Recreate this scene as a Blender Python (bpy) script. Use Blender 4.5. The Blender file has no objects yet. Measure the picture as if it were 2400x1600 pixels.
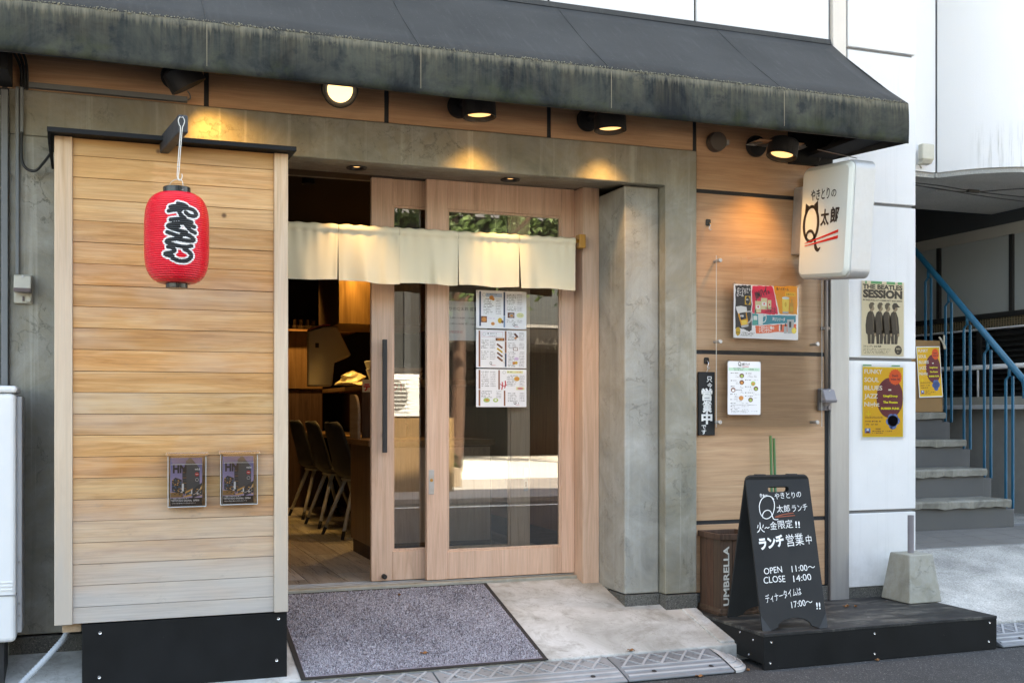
import bpy, bmesh, math, random
import numpy as np
from mathutils import Vector, Matrix
from mathutils.geometry import tessellate_polygon
random.seed(7); np.random.seed(7)
R = math.radians
scene = bpy.context.scene
C = scene.collection

# ------------------------------------------------------------------ camera, sky, sun, exposure
cam = bpy.data.cameras.new('camera'); camo = bpy.data.objects.new('camera', cam); C.objects.link(camo)
camo.location = (0, 0, 1.235); camo.rotation_euler = (R(90), 0, R(-20.2))
cam.sensor_width = 36; cam.lens = 39.3; cam.shift_y = 0.0692; cam.clip_start = 0.05; cam.clip_end = 400
scene.camera = camo
SUN_EL, SUN_AZ = 50.0, 14.0            # sun stands behind the shop, a little to the right
world = bpy.data.worlds.new('World'); scene.world = world; world.use_nodes = True
wn = world.node_tree; bg = wn.nodes['Background']
sky = wn.nodes.new('ShaderNodeTexSky'); sky.sky_type = 'NISHITA'; sky.sun_disc = False
sky.sun_elevation = R(SUN_EL); sky.sun_rotation = R(SUN_AZ); sky.air_density = 1.0; sky.dust_density = 2.5; sky.ozone_density = 0.6
wn.links.new(sky.outputs[0], bg.inputs[0]); bg.inputs[1].default_value = 0.15
sl = bpy.data.lights.new('sun', 'SUN'); sl.energy = 4.5; sl.angle = R(0.53); sl.color = (1, .95, .87)
so = bpy.data.objects.new('sun', sl); C.objects.link(so)
sd = Vector((math.sin(R(SUN_AZ))*math.cos(R(SUN_EL)), math.cos(R(SUN_AZ))*math.cos(R(SUN_EL)), math.sin(R(SUN_EL))))
so.rotation_euler = sd.to_track_quat('Z', 'Y').to_euler(); so.location = (4, 20, 25)
vs = scene.view_settings
vs.view_transform = 'Standard'; vs.look = 'None'; vs.gamma = 1; vs.use_curve_mapping = False; vs.exposure = 3.05
try:
    vs.use_white_balance = True; vs.white_balance_temperature = 8700; vs.white_balance_tint = 10
except Exception: pass
cy = scene.cycles
cy.max_bounces = 8; cy.diffuse_bounces = 4; cy.glossy_bounces = 4; cy.transmission_bounces = 8; cy.transparent_max_bounces = 16
cy.caustics_reflective = False; cy.caustics_refractive = False; cy.sample_clamp_indirect = 6

# ------------------------------------------------------------------ object helpers
def tag(o, label=None, cat=None, group=None, kind=None):
    if label: o['label'] = label
    if cat: o['category'] = cat
    if group: o['group'] = group
    if kind: o['kind'] = kind
    return o
def thing(name, label, cat, loc=(0, 0, 0), rot=(0, 0, 0), group=None):
    o = bpy.data.objects.new(name, None); C.objects.link(o)
    o.empty_display_size = .1; o.location = loc; o.rotation_euler = rot
    return tag(o, label, cat, group)
def woff(p):
    v = Vector((0, 0, 0))
    while p is not None: v += Vector(p.location); p = p.parent
    return v
def copy_tree(o, parent=None):
    c = o.copy(); C.objects.link(c); c.parent = parent
    for ch in list(o.children): copy_tree(ch, c)
    return c

class MB:
    """collects faces; coordinates are world metres unless built with local=True"""
    def __init__(s): s.v = []; s.f = []; s.m = []
    def add(s, vs, fs, mi=0):
        b = len(s.v); s.v += [tuple(p) for p in vs]; s.f += [tuple(i+b for i in f) for f in fs]; s.m += [mi]*len(fs); return s
    def box(s, x0, x1, y0, y1, z0, z1, mi=0):
        v = [(x, y, z) for z in (z0, z1) for y in (y0, y1) for x in (x0, x1)]
        return s.add(v, [(0,2,3,1),(4,5,7,6),(0,1,5,4),(2,6,7,3),(0,4,6,2),(1,3,7,5)], mi)
    def extr(s, pts, axis, a0, a1, mi=0):
        """polygon pts (2-D, other two axes in xyz order) pulled along axis from a0 to a1"""
        n = len(pts)
        def mk(p, a):
            if axis == 'x': return (a, p[0], p[1])
            if axis == 'y': return (p[0], a, p[1])
            return (p[0], p[1], a)
        v = [mk(p, a0) for p in pts] + [mk(p, a1) for p in pts]
        fs = [tuple(range(n-1, -1, -1)), tuple(range(n, 2*n))] + [(i, (i+1) % n, n+(i+1) % n, n+i) for i in range(n)]
        return s.add(v, fs, mi)
    def tube(s, pts, r, seg=8, mi=0, caps=True):
        pts = [Vector(p) for p in pts]; n = len(pts); rs = r if isinstance(r, (list, tuple)) else [r]*n
        b = len(s.v); up = None
        for i, p in enumerate(pts):
            d = (pts[min(i+1, n-1)] - pts[max(i-1, 0)]).normalized()
            if up is None:
                up = Vector((0, 0, 1)) if abs(d.z) < .9 else Vector((1, 0, 0))
            a = d.cross(up).normalized(); up = a.cross(d).normalized()
            for k in range(seg):
                t = 2*math.pi*k/seg; q = p + (a*math.cos(t) + up*math.sin(t))*rs[i]; s.v.append(tuple(q))
        for i in range(n-1):
            for k in range(seg):
                k2 = (k+1) % seg
                s.f.append((b+i*seg+k, b+i*seg+k2, b+(i+1)*seg+k2, b+(i+1)*seg+k)); s.m.append(mi)
        if caps:
            s.f.append(tuple(b+k for k in range(seg-1, -1, -1))); s.m.append(mi)
            s.f.append(tuple(b+(n-1)*seg+k for k in range(seg))); s.m.append(mi)
        return s
    def lathe(s, prof, c=(0, 0, 0), seg=24, mi=0, M=None, caps=(True, True)):
        b = len(s.v); n = len(prof)
        for (r, z) in prof:
            for k in range(seg):
                t = 2*math.pi*k/seg; p = Vector((r*math.cos(t), r*math.sin(t), z))
                if M is not None: p = M @ p
                s.v.append(tuple(p + Vector(c)))
        for i in range(n-1):
            for k in range(seg):
                k2 = (k+1) % seg
                s.f.append((b+i*seg+k, b+i*seg+k2, b+(i+1)*seg+k2, b+(i+1)*seg+k)); s.m.append(mi)
        for i, rev, on in ((0, True, caps[0]), (n-1, False, caps[1])):
            if on and prof[i][0] > 1e-6:
                f = [b+i*seg+k for k in range(seg)]
                s.f.append(tuple(reversed(f)) if rev else tuple(f)); s.m.append(mi)
        return s
    def xf(s, M, start=0):
        for i in range(start, len(s.v)): s.v[i] = tuple(M @ Vector(s.v[i]))
        return s
    def build(s, name, mats, parent=None, bevel=0, seg=2, smooth=False, local=False, angle=40):
        me = bpy.data.meshes.new(name); off = Vector((0, 0, 0)) if local else woff(parent)
        me.from_pydata([(x-off.x, y-off.y, z-off.z) for x, y, z in s.v], [], s.f)
        mats = mats if isinstance(mats, (list, tuple)) else [mats]
        for m in mats: me.materials.append(m)
        if len(mats) > 1: me.polygons.foreach_set('material_index', s.m)
        if smooth: me.polygons.foreach_set('use_smooth', [True]*len(me.polygons))
        me.validate(); me.update()
        o = bpy.data.objects.new(name, me); C.objects.link(o)
        if parent is not None: o.parent = parent
        if bevel:
            b = o.modifiers.new('bevel', 'BEVEL'); b.width = bevel; b.segments = seg; b.limit_method = 'ANGLE'; b.angle_limit = R(angle)
        return o
def box(name, x0, x1, y0, y1, z0, z1, mat, parent=None, bevel=0, **k):
    return MB().box(x0, x1, y0, y1, z0, z1).build(name, mat, parent, bevel, **k)
def slab(me_o): return me_o
def rrect(w, h, r, n=5, cx=0, cy=0):
    p = []
    for (sx, sy, a0) in ((1, 1, 0), (-1, 1, 90), (-1, -1, 180), (1, -1, 270)):
        for k in range(n+1):
            a = R(a0+90*k/n); p.append((cx+sx*(w/2-r)+r*math.cos(a), cy+sy*(h/2-r)+r*math.sin(a)))
    return p
def smoothline(pts, n=8):
    P = [Vector(p) for p in pts]; out = []
    for i in range(len(P)-1):
        p0, p1, p2, p3 = P[max(i-1, 0)], P[i], P[i+1], P[min(i+2, len(P)-1)]
        for k in range(n):
            t = k/n
            out.append(.5*((2*p1)+(-p0+p2)*t+(2*p0-5*p1+4*p2-p3)*t*t+(-p0+3*p1-3*p2+p3)*t**3))
    out.append(P[-1]); return out

# ------------------------------------------------------------------ print on flat things (lettering, posters)
_tc = bpy.data.curves.new('lettering', 'FONT'); _to = bpy.data.objects.new('lettering', _tc); C.objects.link(_to)
_cache = {}
def glyphs(body, bold=0.0, res=3):
    k = (body, bold, res)
    if k not in _cache:
        _tc.body = body; _tc.size = 1; _tc.offset = bold; _tc.resolution_u = res
        bpy.context.view_layer.update()
        dg = bpy.context.evaluated_depsgraph_get()
        me = bpy.data.meshes.new_from_object(_to.evaluated_get(dg))
        v = [(q.co.x, q.co.y) for q in me.vertices]; f = [tuple(p.vertices) for p in me.polygons]
        bpy.data.meshes.remove(me)
        _cache[k] = (v, f)
    return _cache[k]
class Print:
    def __init__(s, M, step=.0005): s.M = M; s.v = []; s.f = []; s.m = []; s.mats = []; s.step = step
    def _mi(s, mat):
        if mat not in s.mats: s.mats.append(mat)
        return s.mats.index(mat)
    def raw(s, pts, faces, mat, L):
        b = len(s.v); s.v += [tuple(s.M @ Vector((p[0], p[1], L*s.step))) for p in pts]
        s.f += [tuple(b+i for i in f) for f in faces]; s.m += [s._mi(mat)]*len(faces)
    def poly(s, pts, mat, L=1):
        t = tessellate_polygon([[Vector((p[0], p[1], 0)) for p in pts]])
        s.raw(pts, [tuple(f) for f in t], mat, L)
    def rect(s, u0, v0, u1, v1, mat, L=1): s.raw([(u0, v0), (u1, v0), (u1, v1), (u0, v1)], [(0, 1, 2, 3)], mat, L)
    def ell(s, cu, cv, ru, rv, mat, L=1, n=20):
        s.raw([(cu+ru*math.cos(2*math.pi*k/n), cv+rv*math.sin(2*math.pi*k/n)) for k in range(n)], [tuple(range(n))], mat, L)
    def jag(s, pts, amp, mat, L=1, n=9):
        out = []; rnd = random.Random(len(pts)*13+int(abs(pts[0][0])*1e4))
        for i in range(len(pts)):
            a, b = pts[i], pts[(i+1) % len(pts)]
            for k in range(n): t = k/n; out.append((a[0]+(b[0]-a[0])*t+rnd.uniform(-amp, amp), a[1]+(b[1]-a[1])*t+rnd.uniform(-amp, amp)))
        s.poly(out, mat, L)
    def text(s, body, u, v, h, mat, L=2, w=None, align='l', rot=0, bold=0.0, shear=0, jit=0):
        """v = baseline, h = letter size; w squeezes to a width"""
        vs_, fs_ = glyphs(body, bold)
        if not vs_: return
        x0 = min(p[0] for p in vs_); x1 = max(p[0] for p in vs_); sx = h if w is None else w/(x1-x0)
        W = (x1-x0)*sx; ou = {'l': 0, 'c': -W/2, 'r': -W}[align]; ca, sa = math.cos(R(rot)), math.sin(R(rot))
        P = []
        for (x, y) in vs_:
            a = (x-x0)*sx+ou; b = y*h; a += shear*b
            if jit: b += jit*math.sin(a/h*2.1+len(body)); a += jit*.6*math.sin(b/h*3+a/h*1.3)
            P.append((u+a*ca-b*sa, v+a*sa+b*ca))
        s.raw(P, fs_, mat, L)
    def stroke(s, pts, w, mat, L=2, n=6, round_=True):
        P = smoothline([(p[0], p[1], 0) for p in pts], n) if len(pts) > 2 else [Vector((p[0], p[1], 0)) for p in pts]
        N = len(P); ws = w if isinstance(w, (list, tuple)) else [w]*2
        V = []; 
        for i, p in enumerate(P):
            d = (P[min(i+1, N-1)]-P[max(i-1, 0)]).normalized(); nrm = Vector((-d.y, d.x, 0)); t = i/(N-1)*(len(ws)-1); j = min(int(t), len(ws)-2)
            hw = (ws[j]+(ws[j+1]-ws[j])*(t-j))/2
            V += [tuple(p+nrm*hw)[:2], tuple(p-nrm*hw)[:2]]
        s.raw(V, [(2*i, 2*i+1, 2*i+3, 2*i+2) for i in range(N-1)], mat, L)
        if round_:
            for p, hw in ((P[0], ws[0]/2), (P[-1], ws[-1]/2)): s.ell(p.x, p.y, hw, hw, mat, L, 10)
    def dashes(s, u0, v, u1, h, mat, L=2, fill=.75):
        rnd = random.Random(int((u0*7919+v*104729)*1000) & 0xffff); u = u0
        while u < u1-h*.4:
            wd = h*rnd.uniform(.5, .95)
            if rnd.random() < fill:
                k = rnd.randint(0, 2)
                if k == 0: s.rect(u, v, min(u+wd, u1), v+h, mat, L)
                elif k == 1: s.rect(u, v+h*.55, min(u+wd, u1), v+h*.85, mat, L); s.rect(u+wd*.3, v, min(u+wd*.6, u1), v+h, mat, L)
                else: s.rect(u, v, min(u+wd, u1), v+h*.3, mat, L); s.rect(u, v+h*.6, min(u+wd, u1), v+h*.95, mat, L)
            u += wd+h*.22
    def build(s, name, parent, local=True):
        me = bpy.data.meshes.new(name); me.from_pydata(s.v, [], s.f)
        for m in s.mats: me.materials.append(m)
        me.polygons.foreach_set('material_index', s.m); me.validate(); me.update()
        o = bpy.data.objects.new(name, me); C.objects.link(o); o.parent = parent
        return o
FRONT = Matrix(((1, 0, 0, 0), (0, 0, -1, 0), (0, 1, 0, 0), (0, 0, 0, 1)))      # u -> +x, v -> +z, normal -> -y

# ------------------------------------------------------------------ materials
class NT:
    def __init__(s, name):
        s.mat = bpy.data.materials.new(name); s.mat.use_nodes = True; s.t = s.mat.node_tree; s.b = s.t.nodes['Principled BSDF']
        s.out = s.t.nodes['Material Output']
    def n(s, typ, ins=None, **kw):
        nd = s.t.nodes.new('ShaderNode'+typ)
        for k, v in kw.items(): setattr(nd, k, v)
        for k, v in (ins or {}).items(): s.put(nd.inputs[k], v)
        return nd
    def put(s, sock, v):
        if hasattr(v, 'is_output') or isinstance(v, bpy.types.NodeSocket): s.t.links.new(v, sock)
        elif isinstance(v, bpy.types.Node): s.t.links.new(v.outputs[0], sock)
        else:
            if isinstance(v, (tuple, list)) and len(v) == 3 and sock.type == 'RGBA': v = (*v, 1)
            sock.default_value = v
    def set(s, **kw):
        for k, v in kw.items(): s.put(s.b.inputs[k.replace('_', ' ')], v)
    def pos(s, scale=(1, 1, 1), rnd=0.0, obj=False):
        g = s.n('TexCoord').outputs['Object'] if obj else s.n('NewGeometry').outputs['Position']
        v = s.n('VectorMath', {0: g, 1: scale}, operation='MULTIPLY').outputs[0]
        if rnd:
            oi = s.n('ObjectInfo').outputs['Random']
            r = s.n('VectorMath', {0: (rnd, rnd*.7, rnd*1.3), 'Scale': oi}, operation='SCALE').outputs[0]
            v = s.n('VectorMath', {0: v, 1: r}, operation='ADD').outputs[0]
        return v
    def noise(s, vec, scale=1, detail=4, rough=.55, dist=0):
        return s.n('TexNoise', {'Vector': vec, 'Scale': scale, 'Detail': detail, 'Roughness': rough, 'Distortion': dist}).outputs['Fac']
    def ramp(s, fac, stops, interp='LINEAR'):
        r = s.n('ValToRGB', {0: fac}); e = r.color_ramp; e.interpolation = interp
        while len(e.elements) < len(stops): e.elements.new(.5)
        for el, (p, c) in zip(e.elements, stops):
            el.position = p; el.color = (*c, 1) if isinstance(c, (tuple, list)) else (c, c, c, 1)
        return r.outputs[0]
    def mix(s, fac, a, b, mode='MIX'):
        m = s.n('Mix', data_type='RGBA', blend_type=mode); s.put(m.inputs[0], fac); s.put(m.inputs[6], a); s.put(m.inputs[7], b); return m.outputs[2]
    def math(s, op, a, b=None, c=None, clamp=False):
        m = s.n('Math', operation=op, use_clamp=clamp); s.put(m.inputs[0], a)
        if b is not None: s.put(m.inputs[1], b)
        if c is not None: s.put(m.inputs[2], c)
        return m.outputs[0]
    def bump(s, h, strength=.3, dist=.01):
        s.put(s.b.inputs['Normal'], s.n('Bump', {'Strength': strength, 'Distance': dist, 'Height': h}).outputs[0])
    def sep(s, vec=None):
        vec = vec if vec is not None else s.n('NewGeometry').outputs['Position']
        return s.n('SeparateXYZ', {0: vec}).outputs
    def rng(s, v, a, b, c=0., d=1.):
        return s.n('MapRange', {0: v, 1: a, 2: b, 3: c, 4: d}).outputs[0]

_flat = {}
def flat(name, col, rough=.5, metal=0.0, emit=None, es=0, spec=None):
    if name in _flat: return _flat[name]
    t = NT(name); t.set(Base_Color=(*col, 1), Roughness=rough, Metallic=metal)
    if spec is not None: t.b.inputs['Specular IOR Level'].default_value = spec
    if emit: t.set(Emission_Color=(*emit, 1), Emission_Strength=es)
    _flat[name] = t.mat; return t.mat
def worn(name, col, rough=.55, amp=.25, scale=14, metal=0.0, bump=.05, dirt=None):
    t = NT(name); p = t.pos(); a = t.noise(p, scale, 6, .6); b = t.noise(p, scale*.17, 3, .6)
    f = t.math('MULTIPLY_ADD', a, .6, t.math('MULTIPLY', b, .4))
    c0 = tuple(x*(1-amp) for x in col); c1 = tuple(min(1, x*(1+amp)) for x in col)
    c = t.ramp(f, [(.3, c0), (.7, c1)])
    if dirt: c = t.mix(t.ramp(b, [(.5, 0), (.75, .8)]), c, dirt)
    t.set(Base_Color=c, Metallic=metal, Roughness=t.rng(a, .3, .7, max(.02, rough-.08), rough+.1))
    if bump: t.bump(a, bump, .003)
    return t.mat
def wood(name, dark, mid, light, grain='x', sc=1.0, rough=.5, var=.2, fine=.35, bump=.08, spec=.4, weather=None):
    t = NT(name)
    al, ac = 1.7*sc, 27*sc
    s3 = {'x': (al, ac, ac), 'z': (ac, ac, al), 'y': (ac, al, ac)}[grain]
    p = t.pos(s3, rnd=37.0)
    a = t.noise(p, 1, 8, .68, 1.2); sf = {'x': (4, 190, 190), 'z': (190, 190, 4), 'y': (190, 4, 190)}[grain]
    b = t.noise(t.pos(sf, rnd=11.0), 1, 3, .6, .3)
    c = t.ramp(a, [(.30, dark), (.5, mid), (.70, light)])
    c = t.mix(fine, c, t.ramp(b, [(.3, .45), (.6, 1.0)]), 'MULTIPLY')
    oi = t.n('ObjectInfo').outputs['Random']
    hv = t.n('HueSaturation', {'Hue': t.rng(oi, 0, 1, .5-.012*var/.2, .5+.008*var/.2), 'Saturation': t.rng(oi, 0, 1, 1+var*.4, 1-var*.5), 'Value': t.rng(t.math('FRACT', t.math('MULTIPLY', oi, 7.3)), 0, 1, 1-var, 1+var*.55), 'Color': c}).outputs[0]
    if weather: hv = weather(t, hv, b)
    t.set(Base_Color=hv, Roughness=t.rng(b, .3, .7, rough-.06, rough+.12)); t.b.inputs['Specular IOR Level'].default_value = spec
    t.bump(b, bump, .002)
    return t.mat

def _weather_boards(t, c, b):
    xyz = t.sep(); z = xyz[2]
    n = t.noise(t.pos((1.1, 1, 3.2), rnd=5), 1, 4, .6)
    low = t.rng(z, .95, .40, 0, 1)
    g = t.math('ADD', t.math('MULTIPLY', low, .95), t.math('MULTIPLY', t.math('SUBTRACT', n, .5), t.rng(z, 2.1, .8, .5, 1.4)), clamp=True)
    c = t.mix(t.math('MULTIPLY', g, .86), c, t.mix(b, (.33, .33, .325), (.56, .555, .54)))
    mid = t.math('MULTIPLY', t.ramp(t.noise(t.pos((.9, 1, 2.0), rnd=9), 1.3, 4, .6), [(.46, 0), (.68, 1)]), t.rng(z, 2.2, 1.7, 0, .42))
    c = t.mix(mid, c, (.60, .53, .45))
    # grey mildew and dark water marks
    sp = t.ramp(t.noise(t.pos((2.2, 1, 5)), 3.1, 8, .75), [(.60, 0), (.74, 1)])
    c = t.mix(t.math('MULTIPLY', sp, t.rng(z, 2.2, .5, .05, .5)), c, (.16, .16, .155))
    # old wet mark running down from the top with an irregular edge
    wob = t.math('ADD', xyz[0], t.math('MULTIPLY', t.math('SUBTRACT', t.noise(t.pos((1, 1, 26)), 1, 4, .7), .5), .09))
    wet = t.math('MULTIPLY', t.rng(wob, .215, .195, 0, 1), t.rng(z, 2.02, 2.2, 0, 1))
    top = t.math('MAXIMUM', wet, t.rng(t.math('ADD', z, t.math('MULTIPLY', t.noise(t.pos((6, 1, 1)), 1, 3), .12)), 2.31, 2.37, 0, 1))
    c = t.mix(t.math('MULTIPLY', top, .5), c, (.46, .255, .085))
    # knots
    v = t.n('TexVoronoi', {'Vector': t.pos((2.4, .01, 2.4), rnd=3), 'Scale': 1.5, 'Randomness': 1.0}, feature='F1').outputs['Distance']
    c = t.mix(t.ramp(v, [(.02, 1), (.05, 0)]), c, (.15, .075, .035))
    return c
M = {}
M['board'] = wood('weathered cedar board', (.45, .205, .062), (.63, .335, .130), (.72, .445, .215), 'x', 1, .55, .12, .40, .12, .3, _weather_boards)
def _weather_post(t, c, b):
    z = t.sep()[2]; n = t.noise(t.pos((30, 30, 3)), 1, 5, .65)
    g = t.math('MULTIPLY', t.rng(t.math('ADD', z, t.math('MULTIPLY', t.math('SUBTRACT', n, .5), .9)), 1.0, .45, 0, 1), .9)
    c = t.mix(g, c, (.25, .245, .235))
    return t.mix(t.rng(z, 2.3, 1.6, 0, .5), c, (.70, .60, .50))
M['post'] = wood('cedar trim', (.52, .33, .17), (.64, .44, .265), (.72, .54, .36), 'z', 1, .55, .12, .35, .1, .3, _weather_post)
M['veneer'] = wood('oak look wall sheet', (.42, .24, .135), (.535, .325, .19), (.60, .39, .24), 'x', .75, .38, .05, .30, .04, .45)
M['doorwood'] = wood('pale door timber', (.57, .36, .25), (.70, .47, .345), (.76, .54, .41), 'z', .8, .42, .06, .30, .05, .4)
M['darkwood'] = wood('brown stained timber', (.045, .024, .016), (.085, .047, .030), (.13, .075, .05), 'z', 1, .55, .2, .4, .1)
M['innerwood'] = wood('interior oak board', (.16, .085, .035), (.24, .135, .06), (.30, .18, .085), 'z', .8, .4, .1, .3, .05)
M['counterwood'] = wood('counter timber', (.20, .11, .05), (.30, .17, .08), (.36, .22, .11), 'y', .8, .3, .1, .3, .05)
M['blockwood'] = wood('raw softwood', (.34, .24, .15), (.45, .33, .22), (.5, .39, .28), 'y', 1, .6, .1, .3, .1)
M['yellowwood'] = wood('varnished bracket timber', (.36, .17, .03), (.48, .25, .05), (.55, .3, .08), 'z', 1, .4, .1, .3, .05)

def concrete(name, lo, hi, warm, streak=.5, crack=.6, rough=.75, tone=(.33, .34, .28)):
    t = NT(name); p = t.pos()
    a = t.noise(p, 3.2, 8, .66, .8); b = t.noise(p, 12, 7, .68, .6); f = t.noise(p, 120, 3, .6)
    c = t.ramp(a, [(.3, lo), (.5, tone), (.72, hi)])
    c = t.mix(t.ramp(b, [(.42, 0), (.70, .55)]), c, warm)
    st = t.noise(t.pos((26, 26, .55)), 1, 5, .65)
    c = t.mix(t.math('MULTIPLY', t.ramp(st, [(.56, 0), (.66, 1)]), streak), c, tuple(min(1, x*1.35) for x in hi))
    st2 = t.noise(t.pos((17, 17, .8), 0), 1.3, 5, .65)
    c = t.mix(t.math('MULTIPLY', t.ramp(st2, [(.57, 0), (.72, 1)]), streak*.8), c, tuple(x*.45 for x in lo))
    # trowel scars: thin irregular lines kept to patches
    pd = t.n('VectorMath', {0: p, 1: t.n('VectorMath', {0: t.n('TexNoise', {'Vector': p, 'Scale': 4, 'Detail': 7, 'Roughness': .7}).outputs['Color'], 'Scale': .45}, operation='SCALE').outputs[0]}, operation='ADD').outputs[0]
    vo = t.n('TexVoronoi', {'Vector': pd, 'Scale': 7.5}, feature='DISTANCE_TO_EDGE').outputs['Distance']
    line = t.math('MULTIPLY', t.ramp(vo, [(.0, 1), (.022, 0)]), t.ramp(t.noise(p, 5.0, 4, .6), [(.50, 0), (.57, 1)]))
    c = t.mix(t.math('MULTIPLY', line, crack), c, tuple(x*.42 for x in lo))
    t.set(Base_Color=c, Roughness=t.rng(b, .3, .7, rough-.2, rough+.1))
    h = t.math('ADD', t.math('ADD', t.math('MULTIPLY', b, .7), t.math('MULTIPLY', f, .12)), t.math('MULTIPLY', line, -.8))
    t.bump(h, .55, .008)
    return t.mat
M['concrete'] = concrete('troweled concrete', (.215, .212, .19), (.45, .45, .425), (.34, .315, .25), .16, .30, .62, (.33, .33, .302))
M['concrete_olive'] = concrete('stained lintel concrete', (.17, .165, .13), (.37, .365, .32), (.28, .245, .165), .34, .35, .62, (.26, .252, .21))
M['concrete_base'] = concrete('cast concrete', (.24, .24, .20), (.40, .40, .36), (.27, .25, .17), .15, .5, .8, (.32, .32, .28))
M['stair_conc'] = concrete('old stair slab', (.12, .115, .095), (.32, .31, .27), (.17, .155, .115), .2, .6, .85, (.225, .22, .19))
def porch_mat():
    t = NT('washed porch concrete'); p = t.pos()
    a = t.noise(p, 1.9, 7, .65, .6); b = t.noise(p, 7, 6, .7, .5); f = t.noise(p, 160, 2, .6)
    c = t.ramp(a, [(.30, (.25, .255, .235)), (.47, (.42, .43, .415)), (.66, (.575, .595, .59))])
    c = t.mix(t.ramp(b, [(.50, 0), (.70, .8)]), c, (.22, .215, .19))
    y = t.sep()[1]
    c = t.mix(t.math('MULTIPLY', t.rng(y, 5.40, 5.75, 0, .5), t.ramp(t.noise(p, 3.5, 6, .7), [(.35, 0), (.6, 1)])), c, (.27, .235, .18))
    sp = t.ramp(t.noise(p, 85, 3, .6), [(.66, 0), (.72, 1)])
    c = t.mix(t.math('MULTIPLY', sp, .7), c, (.13, .125, .11))
    ln = t.math('ABSOLUTE', t.math('SUBTRACT', t.n('TexNoise', {'Vector': p, 'Scale': 2.3, 'Detail': 8, 'Roughness': .7}).outputs['Fac'], .5))
    c = t.mix(t.math('MULTIPLY', t.ramp(ln, [(0, 1), (.012, 0)]), .35), c, (.2, .19, .165))
    t.set(Base_Color=c, Roughness=.85); t.bump(t.math('ADD', b, t.math('MULTIPLY', f, .5)), .3, .004)
    return t.mat
M['porch'] = porch_mat()
def speck(name, base, lo, hi, sc=220, rough=.85, big=.25, bump=.5):
    t = NT(name); p = t.pos(); v = t.n('TexVoronoi', {'Vector': p, 'Scale': sc}, feature='F1')
    g = t.n('SeparateColor', {0: v.outputs['Color']}).outputs[0]
    c = t.ramp(g, [(.0, lo), (.55, base), (.93, base), (1.0, hi)])
    n = t.noise(p, 2.1, 7, .65); c = t.mix(big, c, t.ramp(n, [(.3, .35), (.7, 1.3)]), 'MULTIPLY')
    w = t.ramp(t.noise(p, 60, 3, .5), [(.70, 0), (.74, 1)]); c = t.mix(t.math('MULTIPLY', w, .35), c, hi)
    t.set(Base_Color=c, Roughness=rough); t.bump(t.math('ADD', v.outputs['Distance'], t.math('MULTIPLY', n, .5)), bump, .004)
    return t.mat
M['asphalt'] = speck('worn asphalt', (.047, .049, .051), (.026, .027, .029), (.24, .24, .23), 240, .85, .5, .6)
M['granite'] = speck('washed dark plinth', (.125, .123, .11), (.05, .05, .045), (.25, .24, .22), 260, .8, .6, .5)
M['drive'] = speck('brushed driveway concrete', (.46, .455, .425), (.30, .295, .27), (.62, .62, .6), 170, .88, .85, .4)
M['yard'] = flat('sunlit forecourt concrete', (.62, .61, .58), .9)
M['paving'] = flat('grey paving', (.28, .265, .265), .9)
M['line'] = flat('white road paint', (.75, .75, .73), .8)

def valance_mat():
    t = NT('stained awning valance'); p = t.pos(); z = t.sep()[2]
    h = t.rng(z, 2.61, 2.81, 0, 1)
    a = t.noise(p, 4.5, 7, .68, .5); st = t.noise(t.pos((34, 34, 1.6)), 1, 6, .7); st2 = t.noise(t.pos((80, 80, 2.5)), 1, 4, .6)
    c = t.ramp(a, [(.36, (.014, .017, .019)), (.5, (.036, .041, .038)), (.66, (.064, .068, .056))])
    g = t.math('MULTIPLY', t.ramp(t.noise(p, 6.3, 6, .7), [(.47, 0), (.66, 1)]), t.rng(h, .6, .1, 0, .55))
    c = t.mix(g, c, (.045, .055, .017))
    run = t.math('MULTIPLY', t.ramp(t.math('ADD', t.math('MULTIPLY', st, .7), t.math('MULTIPLY', st2, .3)), [(.42, 0), (.63, 1)]), t.rng(h, .15, 1.0, .03, .95))
    c = t.mix(t.math('MULTIPLY', run, .55), c, (.145, .125, .08))
    top = t.rng(t.math('ADD', h, t.math('MULTIPLY', t.math('SUBTRACT', st2, .5), .5)), .82, 1.05, 0, .85)
    c = t.mix(top, c, (.19, .17, .12))
    c = t.mix(t.math('MULTIPLY', t.ramp(t.noise(p, 11, 6, .7), [(.55, 0), (.68, 1)]), .8), c, (.020, .024, .027))
    t.set(Base_Color=c, Roughness=.85); t.b.inputs['Specular IOR Level'].default_value = .12; t.bump(t.noise(t.pos((6, 6, 30)), 1, 3), .15, .01)
    return t.mat
M['valance'] = valance_mat()
def awning_mat():
    t = NT('charcoal awning sheet'); p = t.pos(); a = t.noise(p, 2.2, 6, .6); f = t.noise(p, 400, 2, .5); s_ = t.noise(t.pos((40, 5, 5)), 1, 4, .6)
    c = t.ramp(a, [(.3, (.040, .0405, .039)), (.7, (.057, .057, .055))])
    c = t.mix(t.ramp(t.noise(p, 150, 3, .6), [(.68, 0), (.74, .5)]), c, (.3, .29, .25))
    c = t.mix(t.math('MULTIPLY', t.ramp(s_, [(.55, 0), (.75, 1)]), .25), c, (.10, .10, .095))
    t.set(Base_Color=c, Roughness=.8); t.b.inputs['Specular IOR Level'].default_value = .15; t.bump(t.math('ADD', a, t.math('MULTIPLY', f, .1)), .25, .01)
    return t.mat
M['awning'] = awning_mat()
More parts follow.
